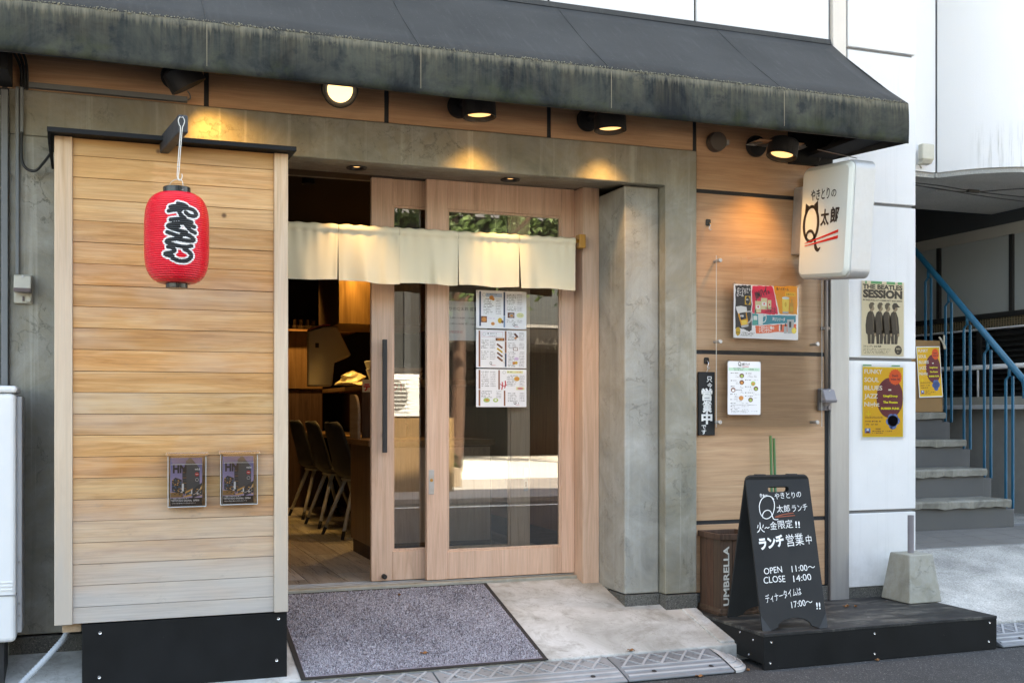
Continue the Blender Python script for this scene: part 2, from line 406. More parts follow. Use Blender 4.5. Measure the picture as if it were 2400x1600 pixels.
def white_mat():
    t = NT('white render panel'); p = t.pos(); f = t.noise(p, 190, 4, .6); a = t.noise(p, 1.4, 6, .6)
    c = t.ramp(a, [(.3, (.66, .665, .66)), (.7, (.76, .76, .755))])
    d = t.math('MULTIPLY', t.ramp(t.noise(p, 26, 6, .75), [(.69, 0), (.74, 1)]), t.ramp(t.noise(p, 1.9, 3), [(.52, 0), (.62, 1)]))
    c = t.mix(t.math('MULTIPLY', d, .55), c, (.3, .3, .28))
    dr = t.math('MULTIPLY', t.ramp(t.noise(t.pos((22, 22, .7)), 1, 5, .7), [(.56, 0), (.74, 1)]), .22); c = t.mix(dr, c, (.45, .45, .43))
    sp = t.math('MULTIPLY', t.rng(t.sep()[2], .55, .22, 0, 1), t.ramp(t.noise(p, 16, 5, .7), [(.4, 0), (.7, 1)]))
    c = t.mix(t.math('MULTIPLY', sp, .35), c, (.35, .34, .30))
    t.set(Base_Color=c, Roughness=.7); t.bump(f, .25, .004)
    return t.mat
M['white'] = white_mat()
def stain_white():
    t = NT('white curved render'); p = t.pos(); f = t.noise(p, 190, 4, .6); z = t.sep()[2]; x = t.sep()[0]
    st = t.noise(t.pos((30, 30, 1.4)), 1, 6, .75)
    m = t.math('MULTIPLY', t.rng(z, 3.30, 3.12, 0, 1), t.math('MULTIPLY', t.rng(x, 5.78, 5.88, 0, 1), t.ramp(st, [(.50, 0), (.66, 1)])))
    c = t.mix(t.math('MULTIPLY', m, .55), (.74, .74, .74), (.22, .23, .20))
    t.set(Base_Color=c, Roughness=.7); t.bump(f, .3, .004)
    return t.mat
M['white_curve'] = stain_white()
def black_mat():
    t = NT('black painted plywood'); p = t.pos(); a = t.noise(p, 5, 6, .65); sp = t.noise(p, 55, 3, .55)
    c = t.ramp(a, [(.3, (.006, .007, .0075)), (.7, (.011, .012, .013))])
    c = t.mix(t.ramp(sp, [(.755, 0), (.78, .8)]), c, (.3, .3, .28))
    t.set(Base_Color=c, Roughness=t.rng(a, .3, .7, .5, .68)); t.b.inputs['Specular IOR Level'].default_value = .2; t.bump(a, .06, .004)
    return t.mat
M['black'] = black_mat()
def plat_top():
    t = NT('scuffed black deck'); p = t.pos(); a = t.noise(t.pos((2.5, 6, 1)), 1.5, 7, .7, .8); b = t.noise(p, 11, 6, .7)
    c = t.ramp(t.math('ADD', t.math('MULTIPLY', a, .7), t.math('MULTIPLY', b, .3)), [(.36, (.010, .011, .012)), (.50, (.028, .029, .029)), (.64, (.13, .125, .108))])
    c = t.mix(t.ramp(t.noise(p, 13, 2, .4, .4), [(.74, 0), (.77, .8)]), c, (.5, .5, .48))
    t.set(Base_Color=c, Roughness=.6); t.b.inputs['Specular IOR Level'].default_value = .3; t.bump(b, .1, .003)
    return t.mat
M['deck'] = plat_top()
def steel_mat():
    t = NT('brushed stainless'); b = t.noise(t.pos((300, 300, 1.2)), 1, 3, .6); a = t.noise(t.pos((9, 9, .9)), 1, 5, .6)
    t.set(Base_Color=t.ramp(a, [(.3, (.30, .305, .305)), (.7, (.44, .445, .445))]), Metallic=.6, Roughness=t.rng(b, .3, .7, .32, .5))
    return t.mat
M['steel'] = steel_mat()
M['chrome'] = flat('bright steel', (.7, .7, .7), .25, 1.0)
M['zinc'] = worn('dull zinc', (.45, .46, .47), .4, .15, 30, .7)
M['alu'] = worn('brushed aluminium edge', (.56, .57, .575), .45, .06, 30, .35, 0)
M['blackmetal'] = flat('black powder coat', (.012, .012, .013), .55)
M['handleblack'] = flat('dark grey handle', (.018, .021, .024), .55)
M['joint'] = worn('black joint', (.012, .014, .017), .6, .3, 20)
M['greyjoint'] = flat('grey sealant', (.20, .205, .21), .7)
M['conduit'] = worn('grey painted conduit', (.155, .17, .175), .5, .1, 20)
M['cable'] = flat('black cable', (.012, .012, .012), .5)
M['beigeplastic'] = worn('aged beige plastic', (.50, .48, .40), .45, .08, 20)
M['greyplastic'] = worn('weathered grey plastic', (.20, .19, .205), .5, .1, 25)
M['smoke'] = flat('smoked flap plastic', (.17, .14, .14), .3)
M['whiteplastic'] = worn('white enamel cabinet', (.74, .76, .77), .4, .03, 6)
M['hose'] = worn('grey flexible hose', (.36, .40, .43), .5, .08, 20)
M['rubber'] = flat('black rubber', (.016, .016, .017), .8)
M['ramp'] = worn('grey kerb ramp plastic', (.17, .185, .20), .6, .25, 9, 0, .1, (.10, .10, .095))
M['ramprib'] = worn('worn rib plastic', (.34, .355, .37), .6, .25, 9, 0, .1, (.17, .17, .165))
M['ramp2'] = worn('pale kerb ramp plastic', (.24, .25, .26), .6, .22, 9, 0, .1, (.14, .14, .13))
M['ramplite'] = worn('light ramp corner', (.46, .46, .45), .6, .15, 14, 0, .1, (.26, .25, .23))
M['chalkboard'] = worn('chalkboard black', (.010, .0115, .0125), .72, .4, 7)
M['chalk'] = flat('white chalk ink', (.82, .83, .82), .8)
M['chalkred'] = flat('red brown chalk', (.33, .085, .045), .8)
M['blue'] = worn('blue railing paint', (.003, .115, .21), .38, .15, 12)
M['greystair'] = worn('grey painted riser', (.075, .077, .078), .6, .15, 6, 0, .05, (.09, .09, .085))
M['plaster'] = worn('grey plaster', (.33, .32, .295), .85, .12, 14)
M['soffit'] = speck('sprayed soffit', (.42, .42, .40), (.33, .33, .32), (.55, .55, .53), 160, .9, .2, .6)
M['beamgrey'] = worn('dark grey beam', (.045, .050, .052), .7, .1, 8)
M['palewall'] = worn('pale beam paint', (.40, .38, .33), .7, .06, 8)
M['polycarb'] = worn('milky panel', (.36, .38, .37), .35, .06, 3)
M['louver'] = flat('black louver', (.020, .019, .018), .5)
M['gridglass'] = worn('wired glass strip', (.09, .075, .05), .25, .3, 70)
M['whitepipe'] = flat('white painted pipe', (.72, .72, .72), .45)
M['tiledark'] = worn('grey stair tile', (.16, .155, .145), .7, .15, 10)
M['beigestrip'] = worn('beige pilaster', (.66, .60, .53), .6, .05, 8)
M['cardboard'] = worn('brown cardboard', (.30, .175, .075), .85, .08, 40)
M['green'] = flat('green coated stake', (.025, .12, .035), .45)
M['magnet'] = flat('black hook magnet', (.01, .01, .01), .4)
M['paper'] = flat('white paper', (.80, .81, .83), .55)
M['lantblack'] = flat('black lantern ring', (.010, .011, .013), .25)
M['wire'] = flat('white coated wire', (.68, .67, .62), .4)
M['sheetmetal'] = flat('dark vent metal', (.12, .10, .085), .4, .4)
M['chairshell'] = worn('charcoal shell', (.016, .016, .018), .6, .1, 8)
M['chairleg'] = flat('grey chair leg', (.55, .55, .50), .45)
M['bowl'] = worn('dark grey stoneware', (.05, .055, .06), .4, .2, 30)
M['appliance'] = worn('beige appliance', (.36, .33, .27), .45, .06, 8)
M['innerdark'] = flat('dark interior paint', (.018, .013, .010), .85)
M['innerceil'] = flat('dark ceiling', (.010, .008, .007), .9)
M['flatblack'] = flat('plain near black', (.008, .008, .008), .9)  # plain near-black for backings, base and brackets
M['leaf'] = worn('dry leaf', (.26, .115, .04), .8, .35, 60)
M['lens'] = flat('lit lamp lens', (1, .8, .5), .3, 0, (1, .70, .34), .36)
M['lensdim'] = flat('lit lamp lens seen at an angle', (1, .8, .5), .3, 0, (1, .56, .24), .24)
M['reflector'] = flat('lamp reflector', (.5, .42, .3), .25, .6)
def clear(name, tint=(1, 1, 1), refl=1.0, rough=.0, ior=1.5, min_r=.0):
    t = NT(name); n = t.t.nodes; n.remove(t.b)
    fr = t.n('Fresnel', {'IOR': ior}).outputs[0]; f = t.math('ADD', t.math('MULTIPLY', fr, refl), min_r, clamp=True)
    tr = t.n('BsdfTransparent', {'Color': (*tint, 1)}); gl = t.n('BsdfGlossy', {'Color': (1, 1, 1, 1), 'Roughness': rough})
    mx = t.n('MixShader', {0: f, 1: tr.outputs[0], 2: gl.outputs[0]}); t.t.links.new(mx.outputs[0], t.out.inputs[0])
    return t.mat
M['glass'] = clear('door glass', (.91, .93, .92), 1.7, 0, 1.5, .035)
M['acrylic'] = clear('clear acrylic', (.985, .99, .985), 1.3, .02, 1.45, .0)
M['acrylic_edge'] = flat('acrylic edge', (.62, .66, .66), .3)
M['clearbox'] = clear('clear box plastic', (.965, .975, .98), 1.0, .04, 1.45, .01)
M['lidclear'] = clear('clear lid plastic', (.86, .88, .90), 1.6, .12, 1.5, .16)
M['film'] = clear('clear film', (.99, .99, .99), .7, .05, 1.4, .0)
def wavy():
    m = M['glass'].copy(); m.name = 'rippled top glass'; nt = m.node_tree
    gl = [x for x in nt.nodes if x.type == 'BSDF_GLOSSY'][0]
    g = nt.nodes.new('ShaderNodeNewGeometry'); no = nt.nodes.new('ShaderNodeTexNoise'); no.inputs['Scale'].default_value = 5
    bu = nt.nodes.new('ShaderNodeBump'); bu.inputs['Strength'].default_value = .12; bu.inputs['Distance'].default_value = .02
    nt.links.new(g.outputs['Position'], no.inputs['Vector']); nt.links.new(no.outputs['Fac'], bu.inputs['Height']); nt.links.new(bu.outputs[0], gl.inputs['Normal'])
    return m
M['glass_wavy'] = wavy()
def cloth_mat():
    t = NT('cream noren cotton'); p = t.pos(); f = t.noise(p, 700, 2, .5); a = t.noise(p, 3, 4, .5)
    col = t.ramp(a, [(.3, (.88, .785, .575)), (.7, (.90, .82, .63))])
    t.set(Base_Color=col, Roughness=.85); t.b.inputs['Specular IOR Level'].default_value = .15
    t.bump(f, .1, .001)
    tr = t.n('BsdfTranslucent', {'Color': col}); mx = t.n('MixShader', {0: .08, 1: t.b.outputs[0], 2: tr.outputs[0]})
    t.t.links.new(mx.outputs[0], t.out.inputs[0])
    return t.mat
M['cloth'] = cloth_mat()
def acrylic_sign():
    t = NT('milky sign face'); t.set(Base_Color=(.68, .705, .66, 1), Roughness=.22); t.b.inputs['Subsurface Weight'].default_value = .0
    return t.mat
M['signface'] = acrylic_sign()
M['signrim'] = flat('milky sign rim', (.58, .63, .55), .25)
INK = flat('dark ink', (.018, .014, .012), .5); RED = flat('red print', (.62, .008, .012), .45)
# ------------------------------------------------------------------ ground
YW, YC = 5.33, 5.28
def structure(o): return tag(o, kind='structure')
g = MB().add([(-60, -60, 0), (60, -60, 0), (60, 60, -.0), (-60, 60, -.0)], [(0, 1, 2, 3)])
structure(g.build('road', M['asphalt']))
def pz(y): return .08+.256*(y-4.85)
# sloping porch in front of the door, from kerb line to the sill
pm = MB(); pm.extr([(4.85, -.3), (4.85, .08), (5.76, pz(5.76)), (5.76, -.3)], 'x', -3.0, 2.985)
structure(pm.build('porch', M['porch'], bevel=.008))
pm = MB(); pm.extr([(4.86, -.3), (4.86, .085), (5.9, .345), (6.6, .39), (9.6, .40), (9.6, -.3)], 'x', 4.43, 14)
structure(pm.build('driveway', M['drive'], bevel=.008))
structure(box('pavement', 2.99, 4.425, 4.86, 5.6, -.3, .085, M['porch']))
# small upstand beside the black platform
structure(MB().extr([(4.87, 0), (4.87, .095), (5.27, .195), (5.27, 0)], 'x', 2.9, 2.988).build('kerb', M['porch'], bevel=.006))
# opposite side of the street (seen in the door glass)
structure(box('road_line', -40, 40, -2.38, -2.26, -.001, .004, M['line']))
structure(box('opposite_pavement', -40, 40, -7.1, -2.95, -.1, .06, M['paving']))
structure(box('forecourt', -40, 40, -17, -7.1, -.1, .065, M['yard']))

# ------------------------------------------------------------------ shop building
shop = thing('shop_building', 'white panelled shop building with concrete door surround and oak look wall', 'building', (1.6, YW, 0))
def P_(name, mb, mat, bevel=0, **k): return mb.build(name, mat, shop, bevel, **k)
# concrete surround: left column, lintel with rising soffit, stepped right pier
P_('concrete_column', MB().box(-.372, .78, YC+.001, 5.95, .27, 2.4365), M['concrete_olive'], .006)
P_('concrete_lintel', MB().extr([(5.346, 2.4435), (5.346, 2.632), (5.97, 2.632), (5.97, 2.488), (5.75, 2.488)], 'x', -.37, 2.996), M['concrete_olive'])
P_('concrete_frame', MB().extr([(-.372, 2.437), (-.372, 2.634), (2.998, 2.634), (2.998, .272), (2.808, .272), (2.808, 2.437)], 'y', YC, 5.3458), M['concrete_olive'], .006)
P_('concrete_pier', MB().box(2.809, 2.997, 5.346, 5.95, .272, 2.4435), M['concrete_olive'])
P_('concrete_pier', MB().box(2.604, 2.8075, 5.35, 5.95, .272, 2.436), M['concrete'], .008)
pl = MB().box(2.811, 3.001, YC-.004, 5.9, .05, .266); P_('plinth', pl, M['granite'], .004)
P_('plinth', MB().box(2.606, 2.810, 5.347, 5.9, .05, .267), M['granite'], .004)
P_('plinth', MB().box(-.372, .3, YC-.006, 5.9, -.1, .262), M['granite'], .004)
P_('plinth', MB().box(3.0015, 3.866, YW-.006, 5.8, .05, .255), M['granite'], .003)
P_('plinth', MB().box(4.0, 4.478, YW+.006, 6.2, .05, .232), M['granite'], .003)
# black backing behind the joints of the timber look sheets
P_('joint_backing', MB().box(-.9, 3.872, YW+.006, YW+.08, 2.634, 3.3), M['joint'])
P_('joint_backing', MB().box(2.999, 3.872, YW+.006, YW+.08, .256, 2.634), M['joint'])
zs = [(.262, .627), (.649, 1.551), (1.573, 2.422), (2.444, 3.25)]
for i, (z0, z1) in enumerate(zs): P_('wall_sheet', MB().box(3.002 if i < 3 else 3.024, 3.848, YW, YW+.006, z0, z1), M['veneer'], .0015, seg=1)
for x0, x1 in ((-.9, -.403), (-.381, .447), (.469, 1.298), (1.320, 2.153), (2.175, 3.002)):
    P_('frieze_sheet', MB().box(x0, x1, YW, YW+.006, 2.648, 3.25), M['veneer'], .0015, seg=1)
P_('black_trim', MB().box(3.849, 3.868, YW-.004, YW+.05, .262, 2.9), M['joint'], .002)
P_('steel_post', MB().box(3.870, 3.998, YW-.025, YW+.09, .17, 3.2), M['steel'], .006)
P_('pilaster', MB().box(3.897, 3.985, YW-.012, YW+.09, 3.2, 5.0), M['beigestrip'], .003)
# white render panels with open joints
P_('panel_backing', MB().box(-12, 3.872, YW+.02, YW+.2, 3.3, 5.2), M['joint'])
P_('panel_backing', MB().box(3.872, 4.468, YW+.02, YW+.3, .2, 5.2), M['greyjoint'])
for z0, z1 in ((.234, .655), (.673, 1.531), (1.549, 2.427), (2.445, 3.308), (3.326, 5.2)):
    P_('white_panel', MB().box(4.006, 4.481, YW, YW+.9, z0, z1), M['white'], .004)
xs = [-3.0, -2.13, -1.27, -.405, .452, 1.309, 2.164, 3.018, 3.883]
for a, b in zip(xs[:-1], xs[1:]): P_('white_panel', MB().box(a+.008, b-.008, YW, YW+.02, 3.0 if b > 0 else .3, 5.2), M['white'], .003)
# upper storeys, roof and the shell of the building
P_('upper_wall', MB().box(-14, 4.9, YW, YW+.3, 5.215, 12.2), M['white'])
P_('side_wall', MB().box(-14, -.9, YW+.21, YW+.4, 0, 3.2), M['white'])
P_('roof', MB().box(-14.1, 4.95, YW-.05, 16, 12.205, 12.5), M['white'])
P_('back_wall', MB().box(-14, 4.9, 15.5, 15.9, 0, 12.2), M['white'])
P_('end_wall', MB().box(-14.2, -14, YW, 15.8, 0, 12.2), M['white'])
P_('end_wall', MB().box(4.55, 4.9, 6.25, 15.5, 3.3, 12.2), M['white'])
P_('end_wall', MB().box(4.2, 4.47, 6.3, 15.5, 0, 3.29), M['white'])
# interior shell
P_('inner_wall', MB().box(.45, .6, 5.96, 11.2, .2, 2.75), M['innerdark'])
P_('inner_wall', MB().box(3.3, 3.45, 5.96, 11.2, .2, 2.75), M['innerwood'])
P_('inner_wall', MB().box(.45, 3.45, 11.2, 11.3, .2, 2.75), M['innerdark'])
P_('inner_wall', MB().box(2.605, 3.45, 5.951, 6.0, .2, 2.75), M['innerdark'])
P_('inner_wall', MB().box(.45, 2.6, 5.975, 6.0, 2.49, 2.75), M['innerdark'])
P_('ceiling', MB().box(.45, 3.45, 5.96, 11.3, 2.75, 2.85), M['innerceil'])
# door jamb, sill, tracks
P_('door_jamb', MB().box(2.503, 2.6025, 5.67, 5.93, .27, 2.482), M['doorwood'], .003)
P_('door_jamb', MB().box(.785, .84, 5.67, 5.93, .27, 2.482), M['doorwood'], .003)
P_('sill', MB().box(.781, 2.502, 5.742, 5.95, .2, .326), M['concrete_base'], .006)
P_('door_track', MB().extr([(5.79, .3265), (5.79, .332), (5.80, .332), (5.80, .328), (5.845, .328), (5.845, .332), (5.855, .332), (5.855, .328), (5.89, .328), (5.89, .332), (5.90, .332), (5.90, .3265)], 'x', .785, 2.5), M['zinc'])
P_('head_track', MB().box(.785, 2.5, 5.80, 5.93, 2.4865, 2.60), M['blackmetal'])

def sliding_door(x0, x1, g0, g1, yf, zt0, zt1, zb0, zb1, wavy_top, part_label):
    y1 = yf+.034
    m = MB()
    m.box(x0, g0, yf, y1, zb0, zt1); m.box(g1, x1, yf, y1, zb0, zt1)
    m.box(g0+.0005, g1-.0005, yf+.0015, y1-.001, zt0, zt1-.0005); m.box(g0+.0005, g1-.0005, yf+.0015, y1-.001, zb0+.0005, zb1)
    d = m.build('sliding_door', M['doorwood'], shop, .002, seg=1); tag(d, part_label)
    b = .012                                                             # glazing bead
    mb = MB(); mb.box(g0+.0006, g0+b, yf+.010, y1-.006, zb1, zt0); mb.box(g1-b, g1-.0006, yf+.010, y1-.006, zb1, zt0)
    mb.box(g0+b, g1-b, yf+.010, y1-.006, zt0-b, zt0-.0006); mb.box(g0+b, g1-b, yf+.010, y1-.006, zb1+.0006, zb1+b)
    mb.build('glazing_bead', M['doorwood'], d)
    MB().box(g0+.004, g1-.004, yf+.016, yf+.019, zb1+.004, zt0-.004).build('pane', M['glass_wavy'] if wavy_top else M['glass'], d)
    return d
dl = sliding_door(1.352, 2.256, 1.467, 2.141, 5.84, 2.345, 2.4855, .336, .492, False, 'inner sliding door with long dark pull handle')
dr = sliding_door(1.640, 2.5015, 1.756, 2.422, 5.78, 2.332, 2.4855, .336, .485, False, 'outer sliding door with menu sheets on its glass')
MB().box(1.404, 1.4275, 5.795, 5.813, 1.022, 1.622).build('handle', M['handleblack'], dl, .002)
for z in (1.10, 1.535): MB().box(1.409, 1.421, 5.812, 5.84, z, z+.022).build('handle_mount', M['zinc'], dl, .001)
k = MB().box(1.651, 1.680, 5.7775, 5.7805, .797, .927).build('lock_plate', M['zinc'], dr, .001)
MB().lathe([(.0085, 0), (.0085, .004), (.005, .0045)], (1.665, 5.7775, .872), 14, M=Matrix.Rotation(R(90), 4, 'X')).build('key_cylinder', M['yellowwood'], dr)
MB().box(2.219, 2.244, 5.8375, 5.8405, .797, .927).build('lock_plate', M['zinc'], dl, .001)
MB().box(2.2265, 2.2365, 5.836, 5.8374, .82, .85).build('lock_slot', M['blackmetal'], dl)
MB().lathe([(.013, 0), (.013, .03), (.009, .034)], (1.418, 5.838, .362), 12, M=Matrix.Rotation(R(90), 4, 'X')).build('door_stop', M['rubber'], dl)
for xx in (1.47, 1.66): pass

# interior floor: wood look tiles, each its own piece
fl = structure(box('floor', .45, 3.45, 5.905, 11.2, .15, .322, M['joint']))
M['tile'] = wood('wood look floor tile', (.27, .25, .215), (.46, .43, .385), (.63, .61, .56), 'y', .5, .3, .42, .35, .05, .45)
rt = random.Random(4)
for ci in range(12):
    x0 = .455+ci*.196; off = (ci*.37) % .9
    y = 5.91-off
    while y < 10.6:
        a, b = max(y, 5.91), min(y+.9, 10.9)
        if b-a > .06 and x0 < 2.75:
            MB().box(x0+.002, x0+.194, a+.002, b-.002, .32, .330+rt.uniform(-.0005, .0005)).build('floor_tile', M['tile'], fl)
        y += .9

# ------------------------------------------------------------------ awning
aw = thing('awning', 'charcoal fabric awning with stained valance over the shop front', 'awning', (1.4, 4.67, 2.61))
X0, X1 = -2.2, 3.88
n = 60
m = MB(); top = []
for i in range(n+1):
    x = X0+(X1-X0)*i/n
    for j in range(7):
        t = j/6; sag = -.012*math.sin(math.pi*t)*(1+.5*math.sin(x*7.0)); top.append((x, 5.33+(4.672-5.33)*t, 3.326+(2.812-3.326)*t+sag))
m.add(top, [(i*7+j, i*7+j+1, (i+1)*7+j+1, (i+1)*7+j) for i in range(n) for j in range(6)])
o = m.build('top_sheet', M['awning'], aw, smooth=True); s_ = o.modifiers.new('solid', 'SOLIDIFY'); s_.thickness = .004; s_.offset = 1
m = MB(); v = []; n = 140
for i in range(n+1):
    x = X0+(X1-X0)*i/n
    for j in range(8):
        t = j/7; w = .004*math.sin(x*9+1)*t+.003*math.sin(x*23)*t
        v.append((x, 4.668+w-(.004*math.sin(math.pi*t)), 2.812-(.2+.003*math.sin(x*5.3))*t))
m.add(v, [(i*8+j, i*8+j+1, (i+1)*8+j+1, (i+1)*8+j) for i in range(n) for j in range(7)])
o = m.build('valance', M['valance'], aw, smooth=True); s_ = o.modifiers.new('solid', 'SOLIDIFY'); s_.thickness = .004; s_.offset = -1
m = MB(); m.extr([(5.33, 3.322), (5.33, 2.66), (4.68, 2.612), (4.672, 2.806)], 'x', 3.872, 3.878); m.build('end_sheet', M['awning'], aw)
for x in (-.5, .402, 1.295, 2.2, 3.129):
    MB().tube([(x, 5.32, 3.322), (x, 4.99, 3.050), (x, 4.672, 2.8165)], .003, 5).build('weld_seam', M['awning'], aw)
    MB().add([(x-.002, 4.6575, 2.80), (x+.002, 4.6575, 2.80), (x+.0012, 4.6575, 2.63), (x-.0012, 4.6575, 2.63)], [(0, 3, 2, 1)]).build('valance_seam', flat('pale seam grime', (.21, .18, .12), .8), aw)
m = MB()
m.tube([(X0, 4.70, 2.80), (3.87, 4.70, 2.80)], .014, 8); m.tube([(X0, 4.685, 2.622), (3.87, 4.685, 2.622)], .009, 6)
for x in (-.5, .402, 1.295, 2.2, 3.129, 3.85): m.tube([(x, 5.32, 3.29), (x, 4.70, 2.795)], .012, 6)
m.build('frame', M['blackmetal'], aw)
m = MB(); m.box(3.70, 3.87, 4.75, 5.325, 2.66, 2.68); m.box(3.60, 3.866, 5.28, 5.325, 2.62, 2.95); m.build('end_bracket', M['flatblack'], aw)
m = MB(); rr = random.Random(3)                                          # lichen crust along the front edge
for i in range(2600):
    x = rr.uniform(-.6, 3.6) if rr.random() < .92 else rr.uniform(3.6, 3.87); q = rr.random()
    c = Vector((x, 4.668+rr.uniform(-.004, .012), 2.8135+rr.uniform(-.006, .008)))
    s = rr.uniform(.0014, .0046)*(1 if math.sin(x*11)+math.sin(x*27) > -.8 else .55)
    b = [c+Vector((s*rr.uniform(.6, 1.2), 0, 0)), c+Vector((-s, 0, 0)), c+Vector((0, s, 0)), c+Vector((0, -s, 0)), c+Vector((0, 0, s*.9)), c+Vector((0, 0, -s))]
    m.add(b, [(0, 2, 4), (2, 1, 4), (1, 3, 4), (3, 0, 4), (2, 0, 5), (1, 2, 5), (3, 1, 5), (0, 3, 5)])
tag(m.build('lichen_crust', worn('pale lichen', (.23, .215, .155), .95, .35, 120), aw), kind='stuff')
P_('flashing', MB().extr([(5.329, 3.318), (5.329, 3.342), (5.312, 3.342), (5.300, 3.310)], 'x', -2.2, 3.875), M['awning'], .001)

# ------------------------------------------------------------------ lamps under the awning
def spot_lamp(name_label, lamp_x, lamp_z, aim, energy, group='black spotlights under the awning', lens='lensdim', plate_dx=-.05):
    """round wall plate, arm, drum housing that shines along aim"""
    loc = Vector((lamp_x, 5.15, lamp_z)); aim = Vector(aim).normalized()
    t = thing('spotlight', name_label, 'spotlight', loc, group=group)
    pm = Vector((lamp_x+plate_dx, YW-.001, lamp_z+.045))
    RX = Matrix.Rotation(R(90), 4, 'X')
    MB().lathe([(.058, 0), (.06, .012), (.054, .03), (.02, .034)], pm, 28, M=RX).build('wall_plate', M['blackmetal'], t, smooth=False)
    MB().tube([pm+Vector((0, -.02, 0)), pm+Vector((.0, -.07, .012)), loc-aim*.035+Vector((0, .02, 0))], [.016, .015, .014], 10).build('arm', M['blackmetal'], t, smooth=True)
    Q = aim.to_track_quat('Z', 'Y').to_matrix().to_4x4()
    MB().lathe([(.012, -.052), (.068, -.048), (.081, -.036), (.082, .046), (.079, .048), (.076, .046), (.073, .026)], loc, 32, M=Q, caps=(True, False)).build('housing', M['blackmetal'], t, smooth=False, bevel=0)
    MB().lathe([(.0735, .0265), (.058, .029)], loc, 28, M=Q, caps=(False, False)).build('reflector', M['reflector'], t)
    MB().lathe([(.0585, .0285), (.03, .030), (.0, .0305)], loc, 28, M=Q).build('lens', M[lens], t)
    l = bpy.data.lights.new('spotlight_beam', 'SPOT'); l.energy = energy; l.color = (1, .56, .16); l.spot_size = R(100); l.spot_blend = 1.0; l.shadow_soft_size = .03
    lo = bpy.data.objects.new('beam', l); C.objects.link(lo); lo.parent = t; lo.location = aim*.055
    lo.rotation_euler = (-aim).to_track_quat('Z', 'Y').to_euler()
    return t
spot_lamp('black spotlight tilted away above the red lantern, lens edge only', .345, 2.72, (.50, .10, -.86), 4.0, plate_dx=-.03)
spot_lamp('glowing spotlight turned to the street between lantern and doors', 1.045, 2.735, (-.24, -.92, -.34), 1.5, lens='lens', plate_dx=.0)
spot_lamp('black spotlight pointing straight down above the doors', 1.725, 2.712, (.02, -.02, -1), 3.6)
spot_lamp('black spotlight pointing down above the right door jamb', 2.425, 2.708, (.02, -.02, -1), 3.6)
spot_lamp('black spotlight half hidden behind the vent, near the white sign', 3.45, 2.655, (-.22, -.04, -1), 3.6, plate_dx=-.06)
for i, (x, y, lb) in enumerate(((1.198, 5.50, 'small recessed downlight in the lintel soffit above the open doorway'), (2.014, 5.50, 'small recessed downlight in the lintel soffit above the outer door'))):
    zz = 2.437+(y-YC)*.051/.47
    t = thing('downlight', lb, 'downlight', (x, y, zz-.004), group='recessed soffit downlights')
    MB().lathe([(.052, -.004), (.050, -.008), (.038, -.006), (.034, .004)], (0, 0, 0), 28, caps=(False, False)).build('ring', M['blackmetal'], t, local=True)
    MB().lathe([(.034, .0035), (.018, .003)], (0, 0, 0), 24, caps=(False, False)).build('baffle', M['blackmetal'], t, local=True)
    MB().lathe([(.019, .0030), (.0, .0028)], (0, 0, 0), 20).build('lens', M['lensdim'], t, local=True)
    l = bpy.data.lights.new('downlight_beam', 'SPOT'); l.energy = 1.8; l.color = (1, .66, .30); l.spot_size = R(80); l.spot_blend = .8; l.shadow_soft_size = .02
    lo = bpy.data.objects.new('beam', l); C.objects.link(lo); lo.parent = t; lo.location = (0, 0, -.015)

# sensor, vent hood, junction things beside the projecting sign
t = thing('sensor_disc', 'round dark brown cover on the wall left of the vent', 'sensor', (3.12, YW, 2.70))
RX = Matrix.Rotation(R(90), 4, 'X')
MB().lathe([(.052, 0), (.054, .02), (.05, .045)], (3.135, YW-.001, 2.70), 28, M=RX).build('cover', M['sheetmetal'], t)
MB().box(3.19, 3.21, YW-.03, YW-.001, 2.69, 2.715).build('clip', M['zinc'], t)
t = thing('vent_grille', 'flat metal grille with saw tooth edge under the awning', 'vent', (3.45, 4.95, 2.64))
m = MB(); m.box(3.30, 3.58, 5.14, 5.24, 2.690, 2.693); m.build('plate', M['veneer'], t)
m = MB()
for k in range(5):
    x = 3.275+k*.07
    m.add([(x, 5.24, 2.68), (x+.06, 5.24, 2.68), (x+.06, 5.24, 2.712), (x, 5.24, 2.682), (x+.06, 5.16, 2.68)], [(0, 1, 2, 3), (1, 4, 2), (0, 3, 2, 4)])
m.build('teeth', M['zinc'], t)
MB().box(3.59, 3.63, 5.2, 5.25, 2.685, 2.70).build('bracket', M['zinc'], t)
t = thing('junction_box', 'brown junction box on the wall behind the sign', 'box', (3.73, YW, 2.46))
MB().box(3.715, 3.80, 5.26, YW-.001, 2.43, 2.56).build('body', M['sheetmetal'], t, .006)
MB().tube([(3.75, 5.29, 2.43), (3.75, 5.29, 2.36)], .012, 8).build('gland', M['sheetmetal'], t)
MB().tube(smoothline([(3.77, 5.30, 2.56), (3.78, 5.28, 2.66), (3.82, 5.2, 2.74), (3.84, 5.1, 2.76)]), .008, 7).build('cable', M['cable'], t, smooth=True)

